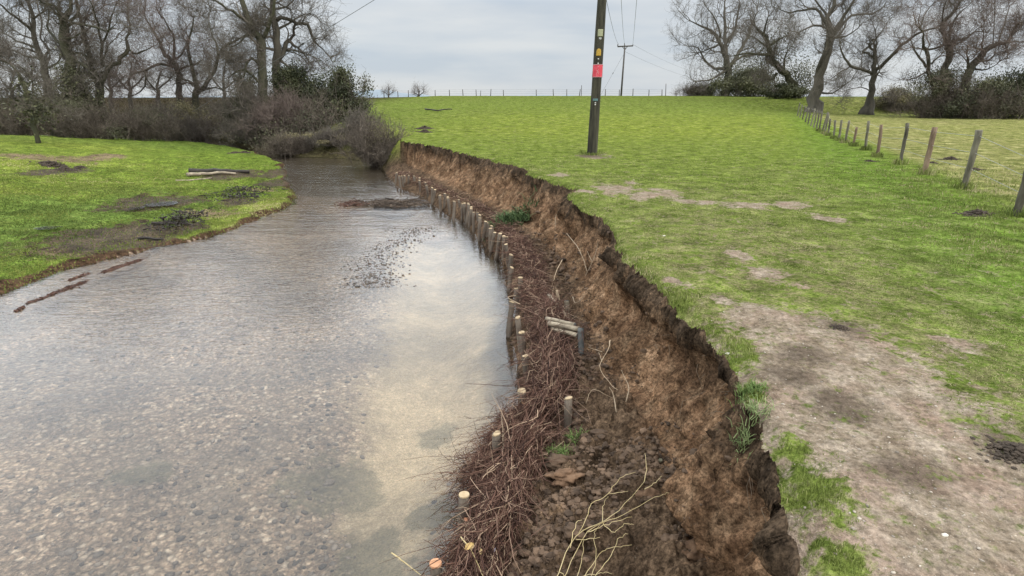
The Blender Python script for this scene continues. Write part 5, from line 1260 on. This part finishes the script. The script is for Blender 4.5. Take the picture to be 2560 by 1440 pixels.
stick('root', 'pale zigzag root beside the upright log', 'root', [[(1432, 742, -.9), (1438, 757, -.92), (1453, 750, -.86), (1462, 738, -.8)]], .008, M_ROOT, RG, 6, .001)
stick('root', 'pair of fine reddish roots curling out of the lower face', 'root', [[(1745, 1310, -.8), (1772, 1285, -.7), (1790, 1268, -.62), (1815, 1260, -.6)], [(1748, 1300, -.8), (1762, 1280, -.75), (1768, 1262, -.7)]], .0032, M_ROOT, RG, 6, .001)
stick('root', 'arched grassy stem over the back of the brushwood', 'root', [[(1465, 1010, -.98), (1480, 975, -.86), (1510, 985, -.86), (1535, 998, -.92)]], .004, M_ROOT, RG, 6, .002)
# ---- logs behind the brushwood
def log(label, a, b, r, m=M_LOG, end=M_CUTO, cat='log', group='logs behind the brushwood', r2=None, nm='log'):
    a, b = np.array(P(*a)), np.array(P(*b)); T = thing(nm, label, cat, tuple(a), group); q = np.random.default_rng(len(label)); n = 8
    tb = Tubes(12); tb.add([a * (1 - k_) + b * k_ + (q.normal(0, r * .06, 3) if 0 < k_ < 1 else 0) for k_ in np.linspace(0, 1, n)], np.linspace(r, r2 or r, n) * q.uniform(.95, 1.05, n)); obj('shaft', tb.mesh('shaft', a), m, T)
    d = unit(b - a)
    for e, sg in ((a, -1), (b, 1)):
        tb = Tubes(12); rr_ = r if sg < 0 else (r2 or r); tb.add([e + d * sg * .001, e + d * sg * .006], (rr_ * .97, rr_ * .9)); obj('cut_end', tb.mesh('cut_end', a, True, False), end, T)
log('top log of the small stack resting against the upright grey post', (1366, 796, -.84), (1437, 812, -.80), .026, M_LOG, M_LOGG)
log('middle striped log of the small stack by the upright grey post', (1372, 808, -.86), (1448, 823, -.83), .033, M_LOG, M_LOGG)
log('lower log of the small stack, pushed under the twigs', (1380, 822, -.92), (1444, 838, -.90), .03, M_LOG, M_LOGG)
log('upright grey post holding the stacked logs at the back of the brushwood', (1453, 890, -1.05), (1452, 822, -.78), .036, M_LOGG, M_LOGG, 'post')
log('short pale barked log leaning upright against the soil past the stack', (1418, 782, -1.02), (1417, 752, -.86), .034, M_LOG, M_LOGG)
log('thin pale stake leaning above the diagonal log', (1398, 752, -.98), (1392, 726, -.84), .018, M_ROOT, M_CUT, 'stake')
log('grey log lying diagonally down the back of the twigs', (1372, 738, -.98), (1425, 806, -.98), .032, M_LOG, M_LOGG)
# ---- loose soil
def clods():
    Vb, u, v, sb = BANK; r = np.hypot(Vb[:, 0], Vb[:, 1]); q = np.random.default_rng(61)
    pr = np.where(sb < 0, np.clip(1.2 - v * .8, 0, 1), .10 + .75 * ss(u, .35, 1)) * ss(vn(Vb[:, 0] * 2.2, Vb[:, 1] * 2.2, 12), .2, .6) * (1 - ss(r, 10, 17)) * (Vb[:, 1] > 1.2) * (Vb[:, 2] < -.05)
    k_ = np.nonzero(q.random(len(pr)) < pr * .35)[0]; k_ = q.permutation(k_)[:20000]; C = Vb[k_]; n = len(k_)
    S = (.006 + .034 * q.random(n) ** 4) * (.75 + .05 * r[k_])
    V, F, c = lumps(C + np.column_stack([-S * .1, 0 * S, S * .15]), S, q, IC1, (1.1, 1, .7), .24)
    tag(obj('soil_clods', mesh_np('soil_clods', V, None, F, {'rnd': c}, False), M_CLOD), 'dark crumbled soil clods fallen below the bare face', 'soil', kind='stuff')
clods()
BG = 'fallen soil blocks'
g_ = G(1415, 1190); lump_obj('soil_block', 'large orange tan soil block below the bright green tufts', 'soil block', g_, .105, M_CLODT, (1.25, .8, .5), 3, BG, .8, None, .5)
g_ = G(1395, 1165); lump_obj('soil_block', 'dark soil block with turf beside the green tuft', 'soil block', (g_[0], g_[1] + .05, g_[2]), .11, M_CLOD, (1.1, .8, .6), 4, BG, .5)
g_ = G(1620, 1240); lump_obj('soil_block', 'tan soil block behind the yellow stems', 'soil block', g_, .09, M_CLODT, (1, .8, .8), 5, BG, .5)
g_ = G(1740, 1390); lump_obj('soil_block', 'big crumbling brown soil block at the foot of the near face', 'soil block', g_, .12, M_CLODT, (1.1, .8, .6), 6, BG, .8)
g_ = G(1480, 1330); lump_obj('soil_block', 'dark round clod left of the yellow stems', 'soil block', (g_[0] - .12, g_[1], g_[2]), .07, M_CLOD, (1.1, .9, .7), 7, BG, .5)
g_ = G(1500, 1085); lump_obj('soil_block', 'grey brown clod at the foot of the slump beside the twigs', 'soil block', g_, .07, M_CLOD, (1.3, .9, .6), 8, BG, .5)
g_ = G(1650, 1150); lump_obj('stone', 'rounded olive grey stone in the loose soil', 'stone', g_, .022, simple('olive_stone', (.12, .11, .07), (.2, .18, .12), 20, .8, .3), (1, 1, .8), 9, None, .15)
# fine roots hanging out of the dark topsoil
def rootlets():
    N = 4200; q = np.random.default_rng(31); i = q.integers(0, len(LIP) - 1, N); t = q.random((N, 1)); c = LIP[i] * (1 - t) + LIP[i + 1] * t
    ok = (c[:, 1] > 1.4) & (c[:, 1] < 27) & (q.random(N) < 1); c = c[ok]; n = len(c)
    d = LIP[i[ok] + 1] - LIP[i[ok]]; d /= np.linalg.norm(d, axis=1, keepdims=True); nrm = np.stack([-d[:, 1], d[:, 0]], -1)
    off = q.uniform(.02, .5, n); x, y = c[:, 0] + nrm[:, 0] * off, c[:, 1] + nrm[:, 1] * off
    z, reg, s = relief(x, y); k_ = (reg == 1) & (s['u'] < .28); x, y, z, nrm = x[k_], y[k_], z[k_], nrm[k_]; n = len(x)
    S = np.stack([x, y, z + .01], -1); l_ = q.uniform(.03, .16, n)[:, None]
    o1 = np.column_stack([nrm * q.uniform(.1, .5, n)[:, None], np.full(n, -.35)]) + q.normal(0, .25, (n, 3)); p1 = S + o1 * l_; p2 = p1 + (np.array([0, 0, -.8]) + q.normal(0, .35, (n, 3))) * l_
    tb = Tubes(3); tb.p = list(np.stack([S, p1, p2], 1)); tb.r = [np.array([.0022, .0018, .0008])] * n; tb.n = [3] * n; tb.c = list(q.random(n))
    tag(obj('rootlets', tb.mesh('rootlets', cap=False), simple('rootlet', (.07, .05, .035), (.20, .15, .10), 5, .9, 0, None, .5)), 'fine grass roots dangling from the torn turf edge', 'roots', kind='stuff')
rootlets()
# ---- grass blades
def blade_mat(name, c1_, c2_, dry):
    m, t, b = mat(name, .8, .2); g = NG(t)
    c = g.ramp(g.attr('rnd'), [(0, c1_), (.66, c2_), (.78, dry), (1, tuple(q * 1.25 for q in dry))]); g.l(c, b.inputs['Base Color']); return m
def blades(name, label, X, Y, Z, H, W, tone, m, q, lean=.6):
    n = len(X); a = q.uniform(0, 6.283, n); b = q.uniform(0, 6.283, n); w = np.stack([np.cos(a), np.sin(a), 0 * a], -1) * W[:, None]
    ld = np.stack([np.cos(b), np.sin(b), 0 * b], -1) * (H * q.uniform(.1, lean, n))[:, None]; B = np.stack([X, Y, Z - .004], -1)
    M = B + ld * .35; M[:, 2] += H * .6; Tp = B + ld; Tp[:, 2] += H * q.uniform(.7, 1, n)
    V = np.stack([B - w * .5, B + w * .5, M + w * .4, M - w * .4, Tp], 1).reshape(-1, 3); o = np.arange(n)[:, None] * 5
    me = mesh_np(name, V, np.concatenate([o + np.array([[0, 1, 2, 3]])]), o + np.array([[3, 2, 4]]), {'rnd': np.repeat(tone, 5)}, False)
    return tag(obj(name, me, m), label, 'grass', kind='stuff')
def field_grass():
    q = np.random.default_rng(41); N = 520000
    th = np.radians(q.uniform(-8, 47, N)); u = q.random(N); r = 1.3 * (26 / 1.3) ** u
    x, y = r * np.sin(th), r * np.cos(th)
    ok = q.random(N) < np.clip(.25 + r / 9, 0, 1) * (1 - ss(r, 9, 25)); x, y, r = x[ok], y[ok], r[ok]
    ex = [np.column_stack([q.normal(b_[0], .09, 170), q.normal(b_[1], .09, 170)]) for b_ in bases[:14]] + [np.column_stack([pb[0] + q.normal(0, .22, 500), pb[1] + q.normal(0, .22, 500)])]; ex = np.concatenate(ex)
    x, y = np.concatenate([x, ex[:, 0]]), np.concatenate([y, ex[:, 1]]); r = np.hypot(x, y); tall = np.concatenate([np.zeros(len(x) - len(ex)), np.ones(len(ex))])
    sl = sdist(LIP, x, y); ok = sl > -.15; x, y, r, tall = x[ok], y[ok], r[ok], tall[ok]
    z, reg, s = relief(x, y); ok = (reg == 0); x, y, z, r, sl, tall = x[ok], y[ok], z[ok], r[ok], s['sl'][ok], tall[ok]
    bare, worn, isl = field_bare(x, y, sl); edge = np.exp(-(sl / .12) ** 2) * ss(r, 3, 6)
    fx = x - fence_x(y)
    p_ = np.clip(1 - bare * 1.1, .015, 1) * (1 - .55 * worn) * (.12 + .88 * ss(fbm(x * 2.4, y * 2.4, 15, 4, .6), -.25, .25)); k_ = (q.random(len(x)) < p_) | (tall > 0)
    x, y, z, r, worn, isl, edge, fx, tall = [v[k_] for v in (x, y, z, r, worn, isl, edge, fx, tall)]; n = len(x)
    H = (.012 + .016 * q.random(n)) * (1 + .9 * isl + 1.2 * edge + .9 * ss(fx, -2.5, -.5)) * (1 + .5 * ss(r, 5, 20)) * (1 - .3 * worn) * (1 + 2.2 * tall); W = .0022 + .00075 * r
    mot = fbm(x * 1.6, y * 1.6, 18, 5, .65); tone = np.clip(q.random(n) * .5 + .22 + .75 * mot + .38 * worn * q.random(n) + .3 * ss(fx, 0, .6) * q.random(n), 0, 1)
    blades('grass', 'short grazed grass blades covering the near field', x, y, z, H, W, tone, blade_mat('grass_blade', (.080, .112, .020), (.185, .212, .052), (.29, .255, .13)), q)
field_grass()
def meadow_grass():
    q = np.random.default_rng(43); N = 260000
    th = np.radians(q.uniform(-47, -12, N)); r = 11 * (40 / 11) ** q.random(N); x, y = r * np.sin(th), r * np.cos(th); k0 = q.random(N) < 1 - ss(r, 18, 38); x, y, r = x[k0], y[k0], r[k0]
    z, reg, s = relief(x, y); ok = reg == 3; x, y, z, r, d = x[ok], y[ok], z[ok], r[ok], s['sm'][ok]
    at = meadow_attrs(x, y, d); p_ = np.clip(1 - .8 * np.maximum(at['mud'], at['sand']), .2, 1) * (1 - .3 * at['dark']) * (1 - .65 * at['edge']) * (.3 + .7 * ss(vn(x * 1.6, y * 1.6, 17), .25, .6)); k_ = q.random(len(x)) < p_
    x, y, z, r, d = x[k_], y[k_], z[k_], r[k_], d[k_]; lime = at['lime'][k_] - 1.0 * at['dark'][k_] - .3 * at['mud'][k_]; n = len(x)
    H = (.02 + .035 * q.random(n)) ; W = .004 + .0009 * r
    mot = fbm(x * 1.1, y * 1.1, 19, 5, .65); tone = np.clip(q.random(n) * .5 + .3 * lime + .08 + .6 * mot, 0, 1)
    blades('grass', 'tussocky grass blades covering the meadow across the stream', x, y, z, H, W, tone, blade_mat('meadow_blade', (.068, .098, .018), (.190, .212, .046), (.32, .285, .13)), q)
meadow_grass()
# ---- green tufts in the scour
def tuft(label, px, py, n, w_, h, seed, col=((.055, .095, .022), (.135, .185, .055)), cat='grass tuft', nm='grass_tuft', wd=.006):
    q = np.random.default_rng(seed); g_ = np.array(G(px, py)); x = g_[0] + q.normal(0, w_ * .4, n); y = g_[1] + q.normal(0, w_ * .3, n); z = relief(x, y)[0]
    m = blade_mat('tuft_blade', col[0], col[1], col[1]); o = blades(nm, label, x - g_[0], y - g_[1], z - g_[2] + .02, h * q.uniform(.5, 1.2, n), np.full(n, wd), q.random(n), m, q, 1.6)
    o.location = tuple(g_); del o['kind']; o['category'] = cat; o['group'] = 'green tufts on the slumped soil'
tuft('bright green turf tuft lying lowest on the slumped soil', 1395, 1143, 260, .14, .07, 1)
tuft('small green turf tuft just above the lowest one', 1438, 1106, 160, .10, .06, 2)
tuft('leafy green plant rooted on the slump halfway along the cliff', 1283, 556, 500, .55, .26, 3, ((.03, .058, .02), (.08, .115, .045)), 'plant', 'leafy_plant', .03)
tuft('small tuft of grass hanging on the edge of the near lip', 1868, 985, 220, .13, .06, 4); tuft('wispy pale green tuft on the dark edge below', 1866, 1082, 200, .13, .09, 5, ((.10, .15, .05), (.22, .26, .11)))
# ---- stones
def pebbles():
    q = np.random.default_rng(51); N = 1700
    y = 10.2 + 5.2 * q.random(N) ** 1.3; bx = -2.62 - .03 * (y - 10) + .25 * np.sin(y * .9); x = bx + q.normal(0, .30, N)
    S = .009 + .022 * q.random(N) ** 3; z = np.full(N, WZ) + q.uniform(-.6, .35, N) * S
    V, F, c = lumps(np.stack([x, y, z], -1), S, q, IC1, (1.2, 1, .6), .14); n = q
    tag(obj('gravel', mesh_np('gravel', V, None, F, {'rnd': c}), simple('wet_stone', (.045, .036, .030), (.18, .145, .115), 12, .5, .3, None, .5)), 'wet brown stones of the gravel bar breaking the water surface', 'gravel', kind='stuff')
    N = 3000; th = np.radians(q.uniform(8, 46, N)); r = 1.6 * (7 / 1.6) ** q.random(N); x, y = r * np.sin(th), r * np.cos(th); z, reg, s = relief(x, y); b_, w_, i_ = field_bare(x, y, s['sl'])
    ok = (reg == 0) & (q.random(N) < b_ * .8 + .03); x, y, z = x[ok], y[ok], z[ok]; n = len(x); S = .002 + .007 * q.random(n) ** 4
    V, F, c = lumps(np.stack([x, y, z + S * .2], -1), S, q, IC1, (1.2, 1, .6), .14)
    tag(obj('pebbles', mesh_np('pebbles', V, None, F, {'rnd': c}), simple('path_pebble', (.16, .13, .10), (.36, .31, .25), 12, .8, .2, None, .45)), 'small pale pebbles scattered over the trodden path', 'pebbles', kind='stuff')
    # stones on the river bed
    N = 5200; th = np.radians(q.uniform(-47, 0, N)); r = 3.6 * (16 / 3.6) ** q.random(N); x, y = r * np.sin(th), r * np.cos(th); z, reg, s = relief(x, y); ok = (reg == 2) & (q.random(N) < .8); pl = bed_attrs(x, y, s['st'], s['sm'], z)['pool']; ok &= q.random(N) > pl * 1.2; x, y, z = x[ok], y[ok], z[ok]; n = len(x)
    S = .008 + .030 * q.random(n) ** 2.6
    V, F, c = lumps(np.stack([x, y, z + S * .1], -1), S, q, IC1, (1.2, 1, .5), .14)
    tag(obj('bed_stones', mesh_np('bed_stones', V, None, F, {'rnd': c}), simple('bed_stone', (.085, .065, .050), (.26, .205, .16), 9, .7, .3, None, .6)), 'rounded stones on the shallow stream bed', 'stones', kind='stuff')
pebbles()
WS = simple('white_stone', (.42, .38, .31), (.58, .54, .46), 9, .7, .1)
for px, py, sz, lab in ((1820, 884, .018, 'white stone lying on the turf edge above the face'), (2362, 1337, .013, 'pale flat stone on the trodden path at the lower right'), (1908, 1157, .014, 'cream stone stuck in the dark lip of the face'), (1660, 590, .018, 'pale stone in the middle of the worn turf')):
    lump_obj('stone', lab, 'stone', G(px, py), sz, WS, (1.2, .8, .5), int(px), 'pale loose stones', .3)
# ---- mole hills and mud heaps
M_MOLE = simple('molehill_soil', (.028, .021, .015), (.072, .052, .036), 10, .95, .8, 30, .2)
for px, py, rx, lab, grp in ((2375, 398, .26, 'dark molehill behind the fence right of the brown post', 1), (2435, 425, .2, 'low dark molehill behind the nearest full fence post', 1), (2330, 408, .16, 'small dark molehill between the brown post and the next', 1), (2175, 404, .17, 'dark molehill on the field side of the fence line', 1),
                             (2440, 537, .24, 'wide crumbled molehill near the right edge of the field', 1), (1062, 322, .5, 'dark soil heap on the field below the snaking branch', 1), (1062, 330, .4, 'second dark soil heap close under the first below the branch', 1), (2100, 820, .07, 'small dark clod beside the trodden path top', 1),
                             (130, 412, .45, 'large dark earth mound on the meadow left', 2), (165, 425, .40, 'crumbled black earth mound just right of the large meadow mound', 2), (205, 421, .3, 'small dark earth mound, right end of the meadow row', 2), (585, 384, .38, 'dark mound near the meadow corner', 2), (612, 382, .36, 'dark mound nearest the meadow corner', 2), (2538, 1130, .13, 'dark brown soil heap at the right edge beside the path', 1)):
    g_ = np.array(G(px, py)); q = np.random.default_rng(int(px * 7 + py)); n = 320; ex, ey = q.normal(0, .42, n), q.normal(0, .38, n); e_ = np.hypot(ex, ey)
    x, y = g_[0] + ex * rx * 1.2, g_[1] + ey * rx; z = relief(x, y)[0] + rx * .34 * np.exp(-(e_ / .5) ** 2) * q.uniform(.3, 1, n)
    V, F, c = lumps(np.stack([x, y, z], -1) - g_, rx * q.uniform(.03, .11, n), q, IC1, (1.2, 1.1, .7), .2)
    tag(obj('molehill', mesh_np('molehill', V, None, F, {'rnd': c}, False), M_MOLE, None, tuple(g_)), lab, 'molehill', 'molehills on the field' if grp == 1 else 'earth mounds on the meadow')
# ---- timber and drift on the meadow
def glog(name, label, cat, pts, r, m, grp=None, lift=.5, branches=(), sides=9):
    w = [np.array(G(px, py)) + [0, 0, r * lift] for px, py in pts]; q = np.random.default_rng(len(label)); tb = Tubes(sides); o = []
    for a, b in zip(w[:-1], w[1:]): o += [a * (1 - t) + b * t + q.normal(0, r * .15, 3) for t in (0, .33, .66)]
    o.append(w[-1]); tb.add(o, [r * f for f in np.linspace(1, .6, len(o))])
    for (i, px, py, h, rr_) in branches: tb.add([w[i], (w[i] + np.array(D(px, py, w[i][1]))) / 2 + q.normal(0, .03, 3), D(px, py, w[i][1])], (rr_, rr_ * .4))
    return tag(obj(name, tb.mesh(name, w[0]), m, None, tuple(w[0])), label, cat, grp)
glog('fallen_log', 'thick dark fallen log lying behind the pale one on the meadow', 'log', [(475, 433), (520, 432), (570, 433), (624, 434)], .12, M_DARKW, 'fallen timber on the meadow', .7)
glog('fallen_log', 'pale stripped log in front of the dark one on the meadow', 'log', [(470, 442), (505, 438), (545, 436), (590, 438)], .085, M_LOG, 'fallen timber on the meadow', .8)
glog('fallen_branch', 'thin crooked branch lying below the two meadow logs', 'branch', [(440, 452), (470, 452), (510, 448), (530, 446)], .03, M_LOG, 'fallen timber on the meadow')
glog('fallen_branch', 'dark snaking branch lying on the far field', 'branch', [(1063, 277), (1080, 279), (1095, 281), (1110, 278), (1128, 277)], .07, M_DARKW, None, 2.2, ((4, 1131, 273, 0, .05),))
def drift(label, px, py, wx, wy, n, seed, z=None, m=M_DARKW, h=.14, grp='drift heaps stranded on the meadow', leafn=500):
    q = np.random.default_rng(seed); g_ = np.array(G(px, py) if z is None else P(px, py, z)); sx = abs(P(px + wx, py, g_[2])[0] - g_[0]); sy = abs(P(px, py - wy, g_[2])[1] - P(px, py + wy, g_[2])[1]) / 2
    tb = Tubes(5)
    for i in range(n):
        x, y = g_[0] + q.normal(0, sx * .5), g_[1] + q.normal(0, sy * .5); zz = (Zg(x, y) if z is None else z) + q.random() * h; a = q.uniform(-.5, .5) + (3.14 if q.random() < .5 else 0); L = q.uniform(.15, .7) * sx * .9
        d = np.array([math.cos(a), math.sin(a) * .8, q.normal(0, .12)]); c = np.array([x, y, zz]); tb.add([c - d * L * .5, c + q.normal(0, .03, 3), c + d * L * .5 + q.normal(0, .04, 3)], (q.uniform(.008, .028), .006))
    o = obj('drift_heap', tb.mesh('drift_heap', g_), m, None, tuple(g_)); tag(o, label, 'drift heap', grp)
    k_ = np.stack([g_[0] + q.normal(0, sx * .5, leafn), g_[1] + q.normal(0, sy * .5, leafn), np.zeros(leafn)], -1); k_[:, 2] = (relief(k_[:, 0], k_[:, 1])[0] if z is None else z) + q.random(leafn) * h * .7 + .01
    obj('leaves', leaves(k_, .07, q, g_, None, .6), m, o)
drift('dark heap of wet sticks and leaves near the tip of the meadow', 605, 488, 55, 16, 46, 1)
drift('tangle of dark branches stranded on the sandy meadow edge', 452, 553, 42, 20, 46, 2, None, M_DARKW, .25)
glog('fallen_branch', 'long thin dark branch on the sandy meadow edge by the tangle', 'branch', [(380, 562), (420, 560), (460, 563), (485, 566)], .03, M_DARKW, 'fallen timber on the meadow', 1.5)
glog('fallen_branch', 'small black stick on the bare meadow edge nearer the water', 'branch', [(345, 600), (365, 598), (385, 601), (408, 602)], .035, M_DARKW, 'fallen timber on the meadow', 1.2)
M_DRIFT = simple('brown_drift', (.040, .029, .021), (.125, .092, .066), 6, .8, .3, None, .5)
M_RED = simple('red_weed', (.050, .026, .019), (.135, .070, .048), 6, .7, .3, None, .5)
def raft(label, a, b, wid, n, leafn, seed, m=M_RED):
    q = np.random.default_rng(seed); A, B = np.array(P(*a, WZ)), np.array(P(*b, WZ)); d = unit(B - A); L = np.linalg.norm(B - A); sd = np.array([-d[1], d[0], 0]); g_ = (A + B) / 2; tb = Tubes(4)
    def spot_(k_): t = q.random(k_)[:, None]; return A + (B - A) * t + sd * (q.normal(0, wid, k_) * (.3 + .9 * np.sin(t[:, 0] * 3.1) * vn(t[:, 0] * 5, t[:, 0], seed)))[:, None]
    for c in spot_(n): dd = d + q.normal(0, .25, 3); dd[2] = q.normal(0, .04); l_ = q.uniform(.1, .4) * min(L, 1.2); tb.add([c - dd * l_ * .5, c + q.normal(0, .01, 3), c + dd * l_ * .5], (q.uniform(.004, .012), .003))
    o = tag(obj('drift_raft', tb.mesh('drift_raft', g_), m, None, tuple(g_)), label, 'drift raft', 'drift rafts on the water'); k_ = spot_(leafn); k_[:, 2] += q.random(leafn) * .02 + .002
    obj('leaves', leaves(k_, .05, q, g_, None, .85), m, o)
raft('brown line of drift caught in the shallows nearest the meadow', (352, 650), (255, 682), .05, 40, 420, 3)
raft('dark red streak of weed in the shallows left of the brown line', (222, 684), (172, 702), .03, 20, 160, 4)
raft('long loose red weed line, lowest in the left shallows', (215, 704), (120, 740), .06, 30, 260, 5)
raft('thin pale brown weed thread drifting left of the red weed line', (118, 742), (65, 760), .04, 14, 70, 6)
raft('tiny dark weed clump by the left edge in the shallows', (60, 768), (40, 780), .03, 12, 60, 7)
drift('brushy drift bar reaching from the stakes across the stream', 985, 511, 75, 7, 130, 7, WZ + .01, M_DRIFT, .13, 'drift rafts on the water', 700)
drift('red brown tip of drift beyond the bar in mid stream', 885, 513, 35, 5, 40, 8, WZ, M_RED, .1, 'drift rafts on the water', 400)
glog('fallen_log', 'grey sunken log along the front of the drift bar', 'log', [(935, 524), (980, 524), (1030, 523), (1068, 520)], .11, M_DARKW, None, .2)
# puddles in the mud
M_PUD = water_mat()
def puddle(label, px, py, wx, wy):
    c = np.array(G(px, py)); sx = abs(P(px + wx, py, c[2])[0] - c[0]); sy = abs(P(px, py - wy, c[2])[1] - P(px, py + wy, c[2])[1]) / 2
    n = 40; V = [(0, 0, 0)]
    for i in range(n): a = i / n * 6.283; r = 1 + .35 * float(fbm(np.array([math.cos(a) * 1.5 + px]), np.array([math.sin(a) * 1.5]), 3, 3)[0]); V.append((math.cos(a) * r * sx, math.sin(a) * r * sy, 0))
    o = obj('puddle', mesh_np('puddle', np.array(V), None, np.array([(0, 1 + i, 1 + (i + 1) % n) for i in range(n)]), {'rip': np.full(n + 1, .05)}), M_PUD, None, (c[0], c[1], c[2] + .05)); tag(o, label, 'puddle', 'puddles on the meadow')
puddle('long bright puddle in the muddy meadow hollow', 405, 513, 36, 7); puddle('small bright puddle left of the long one', 345, 524, 16, 5); puddle('shallow puddle beside the trampled bare meadow', 120, 574, 30, 5)
# leaves and litter near
def leaf_obj(label, px, py, z, sz, m, seed, nm='leaf', cat='leaf'):
    p = P(px, py, z); q = np.random.default_rng(seed); V = []; 
    n = 7
    for j in (0, 1):
        for i in range(n): t = i / (n - 1) * 2 - 1; wdt = .45 * (1 - t * t) ** .7; V += [(t * sz, wdt * sz, .25 * sz * (wdt + t * t) + j * .001), (t * sz, 0, .05 * sz + j * .001), (t * sz, -wdt * sz, .2 * sz * wdt + .1 * sz * t + j * .001)]
    F = []
    for j in (0, n * 3):
        for i in range(n - 1):
            for k_ in (0, 1): a = j + i * 3 + k_; F.append((a, a + 3, a + 4, a + 1))
    o = obj(nm, mesh_np(nm, np.array(V), np.array(F), None, {'rnd': np.full(len(V), .5)}), m, None, p); o.rotation_euler = (q.normal(.5, .3), q.normal(0, .3), q.uniform(0, 6)); return tag(o, label, cat, 'fallen leaves on the brushwood')
leaf_obj('curled yellow brown leaf caught on the nearest twigs', 1172, 1366, -1.0, .045, simple('yellow_leaf', (.42, .27, .09), (.56, .40, .17), 20, .7), 1)
leaf_obj('second yellow brown leaf just right of the curled one', 1203, 1380, -1.02, .03, simple('tan_leaf', (.36, .24, .10), (.5, .36, .18), 20, .7), 2)
leaf_obj('pale lilac scrap of litter on the nearest twigs', 1238, 1375, -1.02, .03, simple('lilac_litter', (.48, .44, .55), (.6, .56, .66), 20, .7), 3, 'litter', 'litter')
leaf_obj('reddish brown leaf hanging below the closest stake', 1170, 1300, -1.1, .035, simple('red_leaf', (.28, .12, .06), (.36, .17, .09), 20, .7), 4)
leaf_obj('orange brown dead leaf among twigs below the third stake', 1310, 1010, -1.0, .03, simple('orange_leaf', (.32, .17, .08), (.42, .25, .13), 20, .7), 5)
